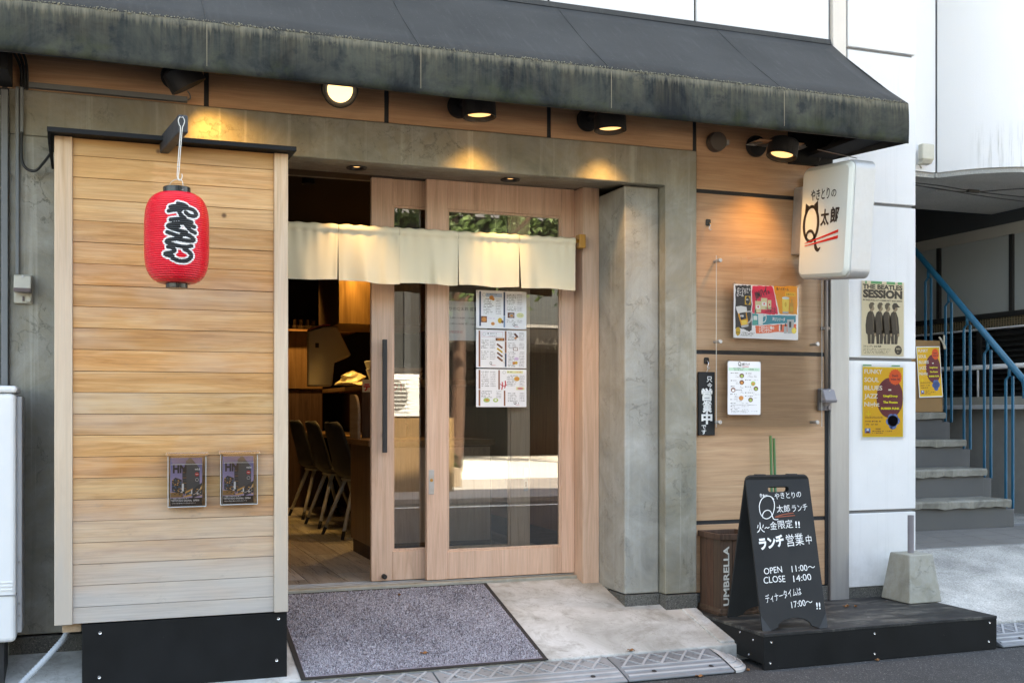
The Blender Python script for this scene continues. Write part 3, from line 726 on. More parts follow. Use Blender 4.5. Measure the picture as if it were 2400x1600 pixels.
# ------------------------------------------------------------------ projecting sign
SW, SH, ST = .445, .60, .128
sg = thing('projecting_sign', 'white rounded projecting sign with dark Q logo on the right wall', 'sign', (3.60, 4.976, 2.245), (R(5.0), 0, 0))
out = rrect(SW, SH, .045, 6)
m = MB(); m.extr(out, 'x', .006, ST); m.build('casing', M['alu'], sg, .003, local=True)
m = MB()
for k in range(14):
    x = .012+k*.0085
    m.extr([(p[0]*1.0035, p[1]*1.0025) for p in out], 'x', x, x+.003)
m.build('edge_ribs', M['alu'], sg, local=True)
m = MB(); inn = rrect(SW-.012, SH-.012, .042, 6); inn2 = rrect(SW-.05, SH-.05, .03, 6); N_ = len(inn)
m.add([(.006, *p) for p in inn]+[(-.004, *p) for p in inn]+[(-.018, *p) for p in inn2], [(i, (i+1) % N_, N_+(i+1) % N_, N_+i) for i in range(N_)]+[(N_+i, N_+(i+1) % N_, 2*N_+(i+1) % N_, 2*N_+i) for i in range(N_)]+[tuple(range(2*N_, 3*N_))])
m.build('face', M['signface'], sg, .004, local=True, smooth=False)
MB().box(-.0+.03, .10, .2225, .345, .02, .21).build('wall_arm', M['alu'], sg, .004, local=True)
tag(MB().box(.02, .11, .225, .34, -.16, .20).build('wall_box', M['zinc'], sg, .004, local=True), 'ribbed grey mounting box')
# lettering on the face that looks left: u runs toward the street (-y), v up
FM = Matrix(((0, 0, -1, -.0185), (-1, 0, 0, 0), (0, 1, 0, 0), (0, 0, 0, 1)))
p = Print(FM)
def sx(px): return (px-430)/505*.43           # layout measured on the sign face
def sy(py): return (735-py)/1120*.585
p.text('やきとり', -.118, .118, .067, INK, w=.165, bold=.012); p.text('の', .062, .121, .05, INK, bold=.012)
p.text('太', -.022, -.015, .088, INK, w=.075, bold=.03); p.text('郎', .062, -.01, .09, INK, w=.078, bold=.03)
q = [(-.172+.066*math.sin(a), -.008-.10*math.cos(a)) for a in np.linspace(math.pi*.02, 2*math.pi*1.02, 28)]
q = [(-.105+.064*math.sin(a), -.008+.092*math.cos(a)) for a in np.linspace(0, 2*math.pi, 30)]
p.stroke(q, [.016, .021, .016, .021, .016], INK, n=2)
p.poly([(-.165, .045), (-.160, .105), (-.128, .088)], INK, 2); p.poly([(-.045, .045), (-.052, .112), (-.085, .092)], INK, 2)
p.stroke([(-.142, -.085), (-.135, -.055), (-.105, -.045), (-.078, -.062), (-.062, -.10), (-.052, -.135), (-.032, -.150), (-.012, -.138)], [.012, .015, .016, .017, .018, .024, .02, .006], INK)
p.poly([(-.152, -.108), (.138, -.052), (.138, -.066), (-.152, -.112)], RED, 3)
p.poly([(-.152, -.122), (.138, -.082), (.138, -.098), (-.152, -.126)], RED, 3)
p.build('lettering', sg)
t = thing('guy_wire', 'thin wire from the vent to the top of the white sign', 'wire', (3.6, 4.9, 2.6))
MB().tube([(3.60, 5.05, 2.64), (3.665, 4.80, 2.545)], .0025, 5).build('strand', M['zinc'], t)

# ------------------------------------------------------------------ timber screen
sc_ = thing('timber_screen', 'weathered cedar board screen with black cap and black kick board', 'screen', (.3, 4.88, .1))
edges = [.374, .44]+[.44+.0876*k for k in range(1, 22)]+[2.352]
rb = random.Random(12)
for i in range(len(edges)-1):
    z0, z1 = edges[i], edges[i+1]
    if z1-z0 < .02: continue
    dy = rb.uniform(-.0012, .0012)
    m = MB(); y0 = 4.886+dy
    m.extr([(y0+.0012, z0+.0012), (y0, z0+.0022), (y0, z1-.0014), (y0+.0012, z1-.0005), (y0+.014, z1-.0005), (y0+.014, z0+.0012)], 'x', -.1065, .7005)
    m.build('board', M['board'], sc_)
MB().box(-.1, .695, 4.9015, 4.915, .376, 2.35).build('backing', M['flatblack'], sc_)
m = MB(); m.box(-.176, -.1075, 4.872, 4.93, .374, 2.352); m.build('post', M['post'], sc_, .003)
m = MB(); m.box(.7015, .761, 4.872, 4.93, .374, 2.352); m.build('post', M['post'], sc_, .003)
MB().box(-.168, -.15, 4.931, 5.24, .40, 2.345).build('side_panel', M['darkwood'], sc_)
MB().box(.742, .758, 4.931, 5.24, .40, 2.345).build('side_panel', M['darkwood'], sc_)
m = MB(); m.extr([(4.815, 2.353), (4.815, 2.373), (5.27, 2.39), (5.27, 2.368)], 'x', -.201, .788); m.build('cap', M['black'], sc_, .002)
m = MB(); m.extr([(4.822, 2.352), (5.0, 2.352), (5.26, 2.30), (5.24, 2.29), (4.9, 2.32)], 'x', -.2, -.19); m.build('cap_flange', M['black'], sc_)
MB().box(-.072, .759, 4.89, 4.912, .08, .369).build('kick_board', M['black'], sc_, .002)
MB().box(-.05, .755, 4.9125, 5.2, .12, .373).build('base', M['flatblack'], sc_)
MB().box(-.148, -.075, 4.918, 5.2, .336, .3735).build('support_block', M['blockwood'], sc_, .002)
for x, z in ((-.003, .332), (.722, .345), (.714, .165), (-.006, .15)):
    MB().lathe([(.0075, 0), (.0065, .0025), (.003, .0012)], (x, 4.8898, z), 12, M=RX).build('screw', M['chrome'], sc_)

# lantern beam, hook and lantern
bd = Vector((-.127, .99, 0)).normalized()
t = thing('lantern_beam', 'dark square beam end sticking out above the timber screen', 'beam', (.30, 4.5, 2.35), (0, 0, R(7.3)))
MB().box(-.019, .019, 0, .80, -.034, .036).build('beam', worn('dark stained beam', (.03, .033, .038), .55, .3, 18), t, .006, local=True)
t = thing('lantern_hook', 'long white wire hook hanging from the dark beam', 'hook', (.292, 4.487, 2.37))
hx = [(0, .012, 2.372-2.37), (.004, -.002, -.004), (.010, -.006, -.012), (.008, -.006, -.024), (.0, -.006, -.036)]
m = MB()
for s in (-1, 1):
    m.tube(smoothline([(0, .013, .004), (s*.006, -.001, .002), (s*.0115, -.004, -.012), (s*.008, -.004, -.028), (s*.0032, -.004, -.044), (-.006+s*.003, -.004, -.12), (-.012+s*.003, -.004, -.205), (-.0135+s*.002, -.004, -.228), (-.009+s*.001, -.004, -.242), (-.001+s*.0005, -.004, -.238), (.003, -.004, -.226), (.001, -.004, -.217)], 6), .0017, 7)
m.build('wire', M['wire'], t, smooth=True, local=True)
MB().tube([(-.0155, -.004, -.19), (-.0075, -.004, -.19)], .0022, 6).build('clip', M['zinc'], t, local=True)

ln = thing('paper_lantern', 'red ribbed lantern with black brush lettering in front of timber screen', 'lantern', (.276, 4.5, 1.713))
LH0, LH1, LR = .018, .367, .1165
def lrad(z):
    t = (z-LH0)/(LH1-LH0); t = min(max(t, 0), 1); e = abs(2*t-1)
    return .047+(LR-.047)*(1-e**4.4)**.52+.002*math.sin(math.pi*t)
RIBS = 42; NA, NZ = 288, RIBS*7
strokes = [[(520,492),(590,478),(665,500),(735,498),(800,515),(828,555),(800,590),(745,585),(705,552)], [(612,443),(690,458),(722,478)], [(505,545),(580,530),(650,522)], [(560,485),(620,540),(650,590),(690,625)],
 [(528,655),(640,640),(770,668)], [(560,700),(680,690),(800,722)], [(650,600),(690,690),(760,770),(810,795)], [(705,800),(620,785),(530,755),(500,728),(545,712),(620,735)],
 [(490,808),(560,835),(645,862)], [(655,835),(720,830),(785,865),(790,895),(730,905),(620,895)], [(600,890),(510,905),(485,930),(560,962),(690,985),(768,965)],
 [(500,990),(555,1005),(572,1040),(520,1062),(465,1075),(490,1095),(550,1105)], [(690,1015),(745,1045),(768,1095),(720,1150),(630,1160),(545,1125)]]
SCL = .233/770
segs = []
for s in strokes:
    P = smoothline([(x, y, 0) for x, y in s], 5)
    Q = [((a.x-600)*SCL, (835-a.y)*SCL) for a in P]
    segs += list(zip(Q[:-1], Q[1:]))
segs = np.array([(a[0], a[1], b[0], b[1]) for a, b in segs])
zc = np.linspace(LH0, LH1, NZ+1); fa = math.atan2(-4.5, -.276)
rad = np.array([lrad(z) for z in zc])+.0034*np.abs(np.sin(math.pi*RIBS*(zc-LH0)/(LH1-LH0)))
th = np.linspace(0, 2*math.pi, NA, endpoint=False)
VX = (rad[:, None]*np.cos(th)[None]).ravel(); VY = (rad[:, None]*np.sin(th)[None]).ravel(); VZ = np.repeat(zc, NA)
ii = np.arange(NZ)[:, None]*NA; jj = np.arange(NA)[None]; j2 = (jj+1) % NA
F_ = np.stack([ii+jj, ii+j2, ii+NA+j2, ii+NA+jj], -1).reshape(-1, 4)
zm = (zc[:-1]+zc[1:])/2; tm = th+math.pi/NA
rel = (tm-fa+math.pi) % (2*math.pi)-math.pi
U = np.where(np.abs(rel) < 1.5, LR*np.sin(rel), 9.0); Ug, Vg = np.meshgrid(U, zm-.1905)
d = np.full(Ug.shape, 9.0)
for (ax, ay, bx, by) in segs:
    dx, dy = bx-ax, by-ay; L2 = dx*dx+dy*dy+1e-12
    tt = np.clip(((Ug-ax)*dx+(Vg-ay)*dy)/L2, 0, 1); d = np.minimum(d, np.hypot(Ug-ax-tt*dx, Vg-ay-tt*dy))
mi = np.zeros(d.shape, int); mi[d < .0136] = 1; mi[d < .0076] = 2
me = bpy.data.meshes.new('shade'); me.from_pydata(np.stack([VX, VY, VZ], 1).tolist(), [], F_.tolist())
for mm in (flat('lantern red vinyl', (.73, .003, .020), .3), flat('lantern white print', (.78, .78, .78), .35), flat('lantern black print', (.014, .016, .017), .4)): me.materials.append(mm)
me.polygons.foreach_set('material_index', mi.ravel().tolist()); me.polygons.foreach_set('use_smooth', [True]*len(me.polygons)); me.update()
o = bpy.data.objects.new('shade', me); C.objects.link(o); o.parent = ln
MB().lathe([(.051, .365), (.0515, .368), (.0515, .388), (.049, .390), (.047, .378)], (0, 0, 0), 40).build('top_ring', M['lantblack'], ln, local=True)
MB().lathe([(.0, .002), (.036, .0), (.041, .002), (.0415, .022), (.045, .024)], (0, 0, 0), 40).build('bottom_ring', M['lantblack'], ln, local=True)
MB().tube(smoothline([(-.03, .035, .375), (-.022, .02, .41), (.002, 0, .4215), (.018, -.03, .41), (.02, -.048, .372)]), .0012, 6).build('bail_wire', M['wire'], ln, smooth=True, local=True)

# ------------------------------------------------------------------ leaflet boxes on the screen
def leaflet_box(x0, z0, lab_box, lab_mag):
    w, h, dpt = .152, .222, .042
    t = thing('leaflet_box', lab_box, 'leaflet box', (x0+w/2, 4.86, z0), group='clear leaflet boxes on the timber screen')
    m = MB(); th_ = .0022; yb, yf = 4.884, 4.884-dpt
    m.add([(x0, yf, z0), (x0+w, yf, z0), (x0+w, yf, z0+h-.012), (x0, yf, z0+h-.012)], [(0, 1, 2, 3)]); m.box(x0, x0+th_, yf+th_, yb, z0, z0+h); m.box(x0+w-th_, x0+w, yf+th_, yb, z0, z0+h); m.box(x0+th_, x0+w-th_, yf+th_, yb, z0, z0+th_); m.box(x0+th_, x0+w-th_, yb-th_, yb, z0+th_, z0+h)
    m.build('tray', M['clearbox'], t)
    e = MB()
    for a in (x0, x0+w): e.tube([(a, yf, z0), (a, yf, z0+h-.012)], .0013, 5)
    e.tube([(x0, yf, z0), (x0+w, yf, z0)], .0015, 5); e.tube([(x0+.012, yf-.004, z0+h-.045), (x0+w-.014, yf-.004, z0+h-.045)], .0012, 5)
    e.build('edge', M['acrylic_edge'], t)
    l = MB(); l.extr([(yb, z0+h), (yb, z0+h+.010), (yf-.012, z0+h+.004), (yf-.012, z0+h-.008), (yf-.009, z0+h-.008), (yf-.009, z0+h)], 'x', x0-.008, x0+w+.008); l.build('lid', M['lidclear'], t, .001)
    l = MB(); l.box(x0+.012, x0+w-.014, yf-.006, yf-.004, z0+h-.045, z0+h-.008); l.build('flap', M['clearbox'], t)
    g_ = thing('magazine', lab_mag, 'magazine', (x0+.010, 4.859, z0+.004), group='city magazines in the leaflet boxes')
    W, H = .128, .200
    MB().box(0, W, .0006, .012, 0, H).build('pages', M['paper'], g_, local=True)
    p = Print(FRONT, .00012)
    sky_ = NT('dusk sky print'); zz = sky_.sep(sky_.n('TexCoord').outputs['Object'])[2]
    sky_.set(Base_Color=sky_.ramp(sky_.rng(zz, .08, .2), [(0, (.36, .29, .47)), (1, (.085, .11, .30))]), Roughness=.3)
    p.rect(0, 0, W, H, sky_.mat, 0)
    dk = flat('print night blue', (.02, .027, .038), .3); dk2 = flat('print slate', (.045, .06, .075), .3); am = flat('print amber', (.62, .33, .09), .3); am2 = flat('print dull amber', (.25, .13, .045), .3); wt = flat('print white', (.75, .76, .78), .3); bl = flat('print blue glass', (.04, .12, .26), .3); blk = flat('print black', (.008, .009, .012), .3); gr = flat('print dark green', (.02, .03, .016), .3); rd = flat('print red', (.45, .02, .03), .3)
    p.poly([(.062, .04), (.062, .185), (.078, .2), (.085, .197), (.118, .155), (.118, .04)], dk2, 1)
    p.poly([(.048, .05), (.048, .15), (.062, .17), (.066, .05)], dk, 2)
    for k in range(9): p.rect(.05, .06+k*.011, .064, .0625+k*.011, am2 if k % 2 else dk2, 3)
    p.poly([(.006, .06), (.006, .105), (.02, .118), (.046, .108), (.046, .05)], dk, 2)
    rm = random.Random(5)
    for k in range(34):
        u, v_ = rm.uniform(.007, .042), rm.uniform(.055, .108); p.rect(u, v_, u+.0045, v_+.004, rm.choice([am, bl, am2, dk2, bl]), 3)
    p.rect(.0, .035, .05, .056, am2, 2)
    for k in range(60):
        u, v_ = rm.uniform(.0, .122), rm.uniform(.032, .07); s_ = rm.uniform(.002, .006); p.rect(u, v_, u+s_*1.3, v_+s_*.7, rm.choice([am, am2, am2, dk, gr, gr, wt]), 4)
    p.poly([(.06, .05), (.09, .065), (.09, .072), (.06, .058)], am, 5); p.poly([(.055, .034), (.085, .04), (.085, .048), (.055, .04)], am, 5)
    p.rect(.046, .06, .054, .092, wt, 5); p.rect(.083, .048, .088, .066, wt, 5)
    p.poly([(.088, .03), (.128, .045), (.128, .095), (.105, .08), (.09, .065)], dk, 3); p.poly([(.118, .06), (.128, .07), (.128, .085), (.121, .075)], am, 5)
    p.stroke([(.09, .045), (.105, .052), (.124, .075)], .0014, wt, 6); p.stroke([(.105, .052), (.12, .047)], .0012, wt, 6)
    p.rect(0, .0, W, .032, blk, 5)
    p.text('HN', .010, .138, .048, blk, 3, w=.055, bold=.05)
    p.text('vol.6', .098, .148, .011, wt, 6, bold=.03); p.ell(.107, .130, .0085, .0085, rd, 6); p.ell(.107, .130, .006, .0012, wt, 7)
    p.ell(.107, .107, .007, .007, wt, 6); p.ell(.107, .107, .006, .006, dk2, 7)
    p.text('「HITOYADO SAUNA」OPEN!', .004, .018, .0095, wt, 7, w=.112, bold=.02); p.text('OMACHI鉄道計画で人が宿るまちづくり', .006, .008, .006, wt, 7, w=.095)
    p.dashes(.008, .028, .08, .003, wt, 7)
    p.build('cover', g_)
leaflet_box(.262, .842, 'clear leaflet box on the timber screen, farther from the doorway', 'night city magazine inside the leaflet box farther from the doorway')
leaflet_box(.474, .846, 'clear leaflet box on the timber screen, nearer the doorway', 'night city magazine inside the leaflet box nearer the doorway')
# ------------------------------------------------------------------ noren
nr = thing('noren_curtain', 'short cream noren curtain of five strips hung across the doorway', 'curtain', (1.6, 5.63, 1.9))
MB().tube([(.70, 5.63, 2.172), (2.49, 5.63, 2.172)], .011, 10).build('rod', M['yellowwood'], nr, smooth=True)
MB().box(2.459, 2.497, 5.612, 5.668, 2.135, 2.21).build('rod_bracket', M['yellowwood'], nr, .004)
MB().box(.70, .73, 5.612, 5.668, 2.135, 2.21).build('rod_bracket', M['yellowwood'], nr, .004)
xb = [.74, 1.130, 1.448, 1.767, 2.111, 2.440]
rn = random.Random(21)
for k in range(5):
    a, b = xb[k], xb[k+1]; nu, nv = 56, 34; v = []; ph = rn.uniform(0, 6)
    fold = [(rn.uniform(.12, .88), rn.uniform(.05, .13), rn.uniform(-.02, .02)) for _ in range(3)]
    slitL = k in (1, 3, 4); slitR = k in (0, 2, 3)
    for j in range(nv+1):
        t = j/nv
        for i in range(nu+1):
            s = i/nu; x = a+(b-a)*s
            z = 2.190-.285*t
            y = 5.63
            if t < .16:                                     # sleeve round the rod, gathered
                q = t/.16; y -= .013*math.sin(math.pi*min(1, q*1.05))+.002; y += .003*math.sin(x*95+2*math.sin(x*13))*q
                z += .0022*math.sin(x*88+1.7*math.sin(x*9))*(1-q)
            else:
                q = (t-.16)/.84; y -= .004
                y += .0035*math.sin(x*95+2*math.sin(x*13))*math.exp(-q*3.5)
                y += q*(.010*math.sin(s*5+ph)+.006*math.sin(s*11+ph*2))
                for (c_, w_, am_) in fold: y += am_*q*math.exp(-((s-c_-.05*q)/w_)**2)
                if slitL: x += .006*q*(1-s)**5; y += .012*q*math.exp(-(s/.06)**2)*(1 if k == 1 else -.6)
                if slitR: x -= .006*q*s**5; y -= .009*q*math.exp(-((1-s)/.05)**2)
                z += .004*q*math.sin(s*6.3+ph)
            if k == 1: z -= .010*t*s
            v.append((x+(.0006 if i == 0 else (-.0006 if i == nu else 0)), y, z))
    m = MB(); w = nu+1
    m.add(v, [(j*w+i, (j+1)*w+i, (j+1)*w+i+1, j*w+i+1) for j in range(nv) for i in range(nu)])
    o = m.build('cloth_strip', M['cloth'], nr, smooth=True); s_ = o.modifiers.new('solid', 'SOLIDIFY'); s_.thickness = .0012
    # hem: a doubled edge along the bottom and sides
    h = MB()
    for j0, j1, i0, i1 in ((nv-2, nv, 0, nu), (5, nv-2, 0, 2), (5, nv-2, nu-2, nu)):
        vv = []; ww = i1-i0+1
        for j in range(j0, j1+1):
            for i in range(i0, i1+1): q = v[j*w+i]; vv.append((q[0], q[1]-.0022, q[2]))
        h.add(vv, [(j*ww+i, (j+1)*ww+i, (j+1)*ww+i+1, j*ww+i+1) for j in range(j1-j0) for i in range(i1-i0)])
    h.build('hem', M['cloth'], o, smooth=True)

# ------------------------------------------------------------------ flat sheets: helper
def sheet(name, label, cat, x, y, z, w, h, ry=0, mat='paper', thick=.0008, group=None, step=.0004):
    t = thing(name, label, cat, (x, y, z), (0, R(ry), 0), group)
    MB().box(0, w, 0, thick, 0, h).build('sheet', M[mat], t, local=True)
    return t, Print(FRONT, step)
def cols(name, c, r=.5): return flat('print '+name, c, r)
navy = cols('navy', (.025, .05, .11)); brown = cols('brown', (.24, .085, .04)); grey = cols('text grey', (.10, .10, .10)); lgrey = cols('text light grey', (.28, .28, .29)); pinkc = cols('pink', (.6, .2, .22)); greenc = cols('mint', (.48, .72, .55)); yel = cols('yellow', (.80, .66, .16)); org = cols('orange food', (.62, .25, .06)); dkr = cols('dark food', (.16, .06, .03)); lim = cols('lime', (.35, .5, .12)); lblue = cols('pale blue', (.42, .52, .68)); lyel = cols('pale yellow', (.68, .70, .38)); lil = cols('lilac', (.62, .48, .68)); pwhite = cols('white ink', (.82, .82, .82)); redp = cols('red ink', (.6, .03, .05)); gold = cols('gold', (.60, .38, .03))
def price_block(p, u0, u1, v1, rows, dv, h=.0042):
    for r_ in range(rows):
        v_ = v1-r_*dv; p.dashes(u0, v_, u0+(u1-u0)*random.Random(r_+int(u0*999)).uniform(.42, .62), h, grey, 2); p.dashes(u1-.030, v_, u1, h, lgrey, 2, .95)
def qlogo(p, u, v, h, c=INK):
    q = [(u+h*.36*math.sin(a), v+h*.5+h*.46*math.cos(a)) for a in np.linspace(0, 2*math.pi, 22)]
    p.stroke(q, h*.13, c, 3, n=2); p.stroke([(u-.1*h, v+.1*h), (u+.1*h, v+.25*h), (u+.45*h, v-.18*h)], h*.12, c, 3)
MW, MHt = .293, .207
MX = 1.918; MY = 5.7785
# top menu
t, p = sheet('menu_sheet', 'white food menu sheet with navy bars, top of three on the outer door', 'menu', MX, MY, 1.694, MW, MHt, group='menu sheets on the outer door')
p.ell(.006, MHt-.008, .002, .002, INK); p.rect(.018, .012, .028, MHt-.006, navy); p.rect(.158, .07, .168, MHt-.006, navy); p.rect(.158, .008, .168, .068, cols('steel blue', (.16, .26, .40)))
p.rect(.056, .172, .15, .192, lblue); p.ell(.045, .182, .009, .009, lgrey, 2); p.ell(.045, .182, .0075, .0075, M['paper'], 3)
price_block(p, .043, .143, .158, 10, .0088); price_block(p, .178, .268, .186, 7, .0088); price_block(p, .178, .268, .118, 3, .0088); price_block(p, .178, .268, .045, 2, .0095)
p.dashes(.06, .184, .12, .004, navy, 3); p.ell(.088, .168, .013, .012, org, 4); p.ell(.098, .160, .008, .008, org, 4)
p.rect(.028, .032, .062, .066, brown, 3); p.ell(.045, .048, .014, .012, org, 4); p.ell(.098, .025, .019, .013, pwhite, 3); p.ell(.096, .026, .011, .009, org, 4); p.ell(.138, .044, .013, .015, gold, 3); p.ell(.151, .038, .007, .008, dkr, 4)
p.dashes(.068, .052, .11, .005, lil, 3); p.rect(.182, .06, .222, .09, dkr, 3); p.ell(.205, .074, .015, .012, lgrey, 4); p.ell(.205, .073, .009, .007, org, 5); p.ell(.256, .076, .022, .014, lyel, 3); p.dashes(.242, .08, .27, .003, grey, 4); p.dashes(.242, .072, .27, .003, grey, 4)
qlogo(p, .218, .016, .016); p.dashes(.226, .018, .244, .008, INK, 3); p.rect(.222, .012, .246, .0135, redp, 3)
p.build('print', t)
# middle menu
t, p = sheet('menu_sheet', 'white skewer menu sheet with brown bars, middle of three on the outer door', 'menu', MX, MY, 1.479, MW, MHt, group='menu sheets on the outer door')
p.rect(.014, .006, .024, MHt-.005, brown); p.rect(.166, .148, .176, MHt-.004, brown); p.rect(.166, .082, .176, .146, brown); p.rect(.166, .006, .176, .08, navy)
p.rect(.032, .168, .154, .169, pinkc); p.rect(.032, .197, .154, .198, pinkc); p.rect(.032, .168, .033, .198, pinkc); p.rect(.153, .168, .154, .198, pinkc)
p.ell(.046, .183, .009, .009, lgrey, 2); p.ell(.046, .183, .0075, .0075, M['paper'], 3); p.dashes(.062, .184, .125, .006, grey, 2); p.dashes(.07, .173, .12, .003, grey, 2)
p.rect(.112, .148, .163, .164, dkr, 2); [p.rect(.124+k*.009, .150, .129+k*.009, .163, org, 3) for k in range(4)]
price_block(p, .028, .110, .147, 6, .0082); price_block(p, .028, .110, .086, 5, .0100)
for k, c in enumerate((dkr, gold, dkr, brown)):
    bx, by = .120+k*.0005, .127-k*.0235
    p.stroke([(bx+.002, by+.004), (bx+.045, by-.031)], .0014, gold, 3, round_=False)
    for q in range(4): p.ell(bx+.004+q*.0075, by+.001-q*.0055, .006, .0055, c, 4)
price_block(p, .184, .280, .193, 6, .0082); price_block(p, .184, .280, .134, 4, .0090); price_block(p, .184, .280, .086, 2, .0085); price_block(p, .184, .280, .066, 8, .0083)
p.stroke([(.222, .187), (.25, .165)], .0014, gold, 3, round_=False); [p.ell(.226+q*.004, .186-q*.0045, .006, .006, dkr, 4) for q in range(4)]; p.ell(.228, .165, .007, .006, org, 4)
p.rect(.214, .096, .242, .112, dkr, 3); p.rect(.217, .099, .239, .110, pwhite, 4); p.ell(.234, .051, .013, .009, lil, 3); p.ell(.226, .026, .017, .009, pwhite, 3); p.ell(.219, .027, .009, .008, org, 4); p.ell(.232, .029, .009, .008, gold, 4)
qlogo(p, .084, .017, .016); p.dashes(.092, .019, .108, .008, INK, 3); p.rect(.088, .013, .112, .0145, redp, 3)
p.build('print', t)
# bottom menu
t, p = sheet('menu_sheet', 'white salad and snack menu sheet, bottom of three on the outer door', 'menu', MX, MY, 1.265, MW, MHt, group='menu sheets on the outer door')
p.rect(.014, .098, .024, MHt-.005, brown); p.rect(.014, .006, .024, .094, brown); p.rect(.128, .096, .137, MHt-.005, brown); p.rect(.160, .006, .169, .09, brown)
price_block(p, .030, .112, .190, 9, .0098); price_block(p, .030, .146, .084, 5, .0085); price_block(p, .178, .282, .170, 7, .0090); price_block(p, .184, .282, .073, 6, .0085)
p.ell(.162, .19, .009, .009, lgrey, 2); p.ell(.162, .19, .0075, .0075, M['paper'], 3); p.rect(.178, .185, .272, .199, lyel, 2); p.dashes(.18, .19, .21, .005, grey, 3); p.dashes(.23, .19, .262, .004, redp, 3)
p.stroke([(.148, .096), (.152, .12), (.15, .135)], .006, redp, 4); p.stroke([(.165, .105), (.17, .125), (.168, .142)], .006, redp, 4); p.stroke([(.14, .125), (.155, .115), (.176, .12)], .004, redp, 4)
p.ell(.236, .155, .016, .013, gold, 3); p.ell(.236, .155, .011, .009, org, 4); p.rect(.232, .094, .28, .11, lyel, 3); p.ell(.256, .102, .018, .006, pinkc, 4)
p.ell(.060, .036, .022, .014, pwhite, 3); p.ell(.060, .037, .019, .012, lim, 4); p.ell(.062, .037, .009, .006, org, 5); p.ell(.112, .036, .018, .013, pwhite, 3); p.ell(.112, .037, .015, .011, lim, 4); p.ell(.112, .038, .007, .005, pwhite, 5)
qlogo(p, .224, .015, .016); p.dashes(.232, .017, .248, .008, INK, 3); p.rect(.228, .011, .252, .0125, redp, 3)
p.build('print', t)
# opening hours notice behind the glass
t, p = sheet('hours_notice', 'white opening hours notice behind the outer door glass beside menus', 'notice', 1.70, 5.835, 1.628, .30, .215)
p.text('やきとりのＱ太郎 営業時間', .012, .165, .021, grey, 2, w=.276); p.text('火～金 11:00～14:00 / 17:00～22:00', .02, .118, .014, grey, 2, w=.26); p.text('土・日 11:00～14:00 頃 / 16:00～', .02, .086, .014, grey, 2, w=.235); p.text('月曜定休日', .075, .04, .017, pinkc, 2)
p.build('print', t)

# ------------------------------------------------------------------ right wall: acrylic board, posters, plaque, hooks
ac = thing('acrylic_board', 'clear acrylic board on steel standoffs over the oak look wall', 'acrylic board', (3.45, 5.28, 1.155))
MB().add([(3.118, 5.2795, 1.155), (3.792, 5.2795, 1.155), (3.792, 5.2795, 2.082), (3.118, 5.2795, 2.082)], [(0, 1, 2, 3)]).build('pane', M['acrylic'], ac)
m = MB(); m.box(3.1165, 3.1178, 5.2785, 5.2825, 1.155, 2.082); m.build('edge', M['acrylic_edge'], ac); m = MB(); m.box(3.7922, 3.7935, 5.2785, 5.2825, 1.155, 2.082); m.build('edge', M['acrylic_edge'], ac)
for x, z in ((3.135, 2.055), (3.135, 1.617), (3.133, 1.182), (3.757, 1.616), (3.755, 1.180), (3.757, 2.05)):
    o = MB().lathe([(.008, 0), (.008, .050), (.011, .0505), (.011, .064), (.009, .066)], (x, YW-.0002, z), 16, M=RX).build('standoff', M['zinc'], ac)
def corner_tapes(t, w, h):
    for (cx, cz) in ((0, 0), (w, 0), (0, h), (w, h)):
        m = MB(); m.box(-.012, .012, -.0012, -.0009, -.006, .006); m.xf(Matrix.Translation((cx, 0, cz)) @ Matrix.Rotation(R(45 if (cx > 0) == (cz > 0) else -45), 4, 'Y'))
        m.build('tape', M['clearbox'], t, local=True)
# drinks poster (A3 landscape, hung slightly crooked)
t, p = sheet('drinks_poster', 'landscape drinks poster with beer mug, pink, orange, teal and black patches', 'poster', 3.222, 5.2775, 1.640, .412, .292, ry=.6, mat='paper')
S = .412/1300
def q(x, y): return ((x-190)*S, .292-(y-212-(x-190)*.065)*(.292/1105))
ch = cols('charcoal', (.018, .022, .03)); pk = cols('hot pink', (.70, .018, .075)); oy = cols('orange yellow', (.78, .30, .012)); tl = cols('teal', (.006, .24, .32)); co = cols('coral', (.80, .14, .055)); foam = cols('foam', (.72, .74, .74)); beer = cols('beer', (.76, .36, .02)); beer2 = cols('pale beer', (.80, .60, .10)); icy = cols('ice', (.62, .72, .72)); gl_ = cols('glass grey', (.42, .45, .47)); ybr = cols('whisky', (.55, .27, .03))
p.jag([q(218, 245), q(530, 245), q(548, 1160), q(500, 1200), q(340, 1120), q(218, 1130)], .003, ch)
p.jag([q(548, 250), q(958, 265), q(1085, 850), q(900, 850), q(560, 815)], .0025, pk); p.jag([q(975, 265), q(1470, 270), q(1470, 860), q(1100, 850)], .0025, oy)
p.jag([q(556, 830), q(700, 850), q(1440, 890), q(1438, 1030), q(560, 1068)], .002, tl); p.jag([q(620, 1080), q(1450, 1055), q(1455, 1210), q(640, 1240)], .002, co)
for i, s in enumerate(('パーフェクト', 'サントリー', 'ビール')): p.text(s, *q(248, 345+i*60), .019, pwhite, 3, w=(.085, .072, .043)[i], bold=.03)
p.rect(*q(408, 640), *q(520, 470), gold, 3); p.ell(*q(464, 555), .014, .022, ch, 4); p.text('PSB', *q(430, 550), .009, pwhite, 5, bold=.03)
p.poly([q(268, 810), q(440, 800), q(485, 1045), q(340, 1080)], beer, 3); p.poly([q(340, 970), q(440, 960), q(455, 1040), q(350, 1055)], beer2, 4); p.poly([q(232, 680), q(330, 665), q(440, 690), q(455, 800), q(275, 825), q(240, 740)], foam, 4); p.poly([q(330, 1070), q(485, 1050), q(480, 1095), q(350, 1120)], gl_, 4)
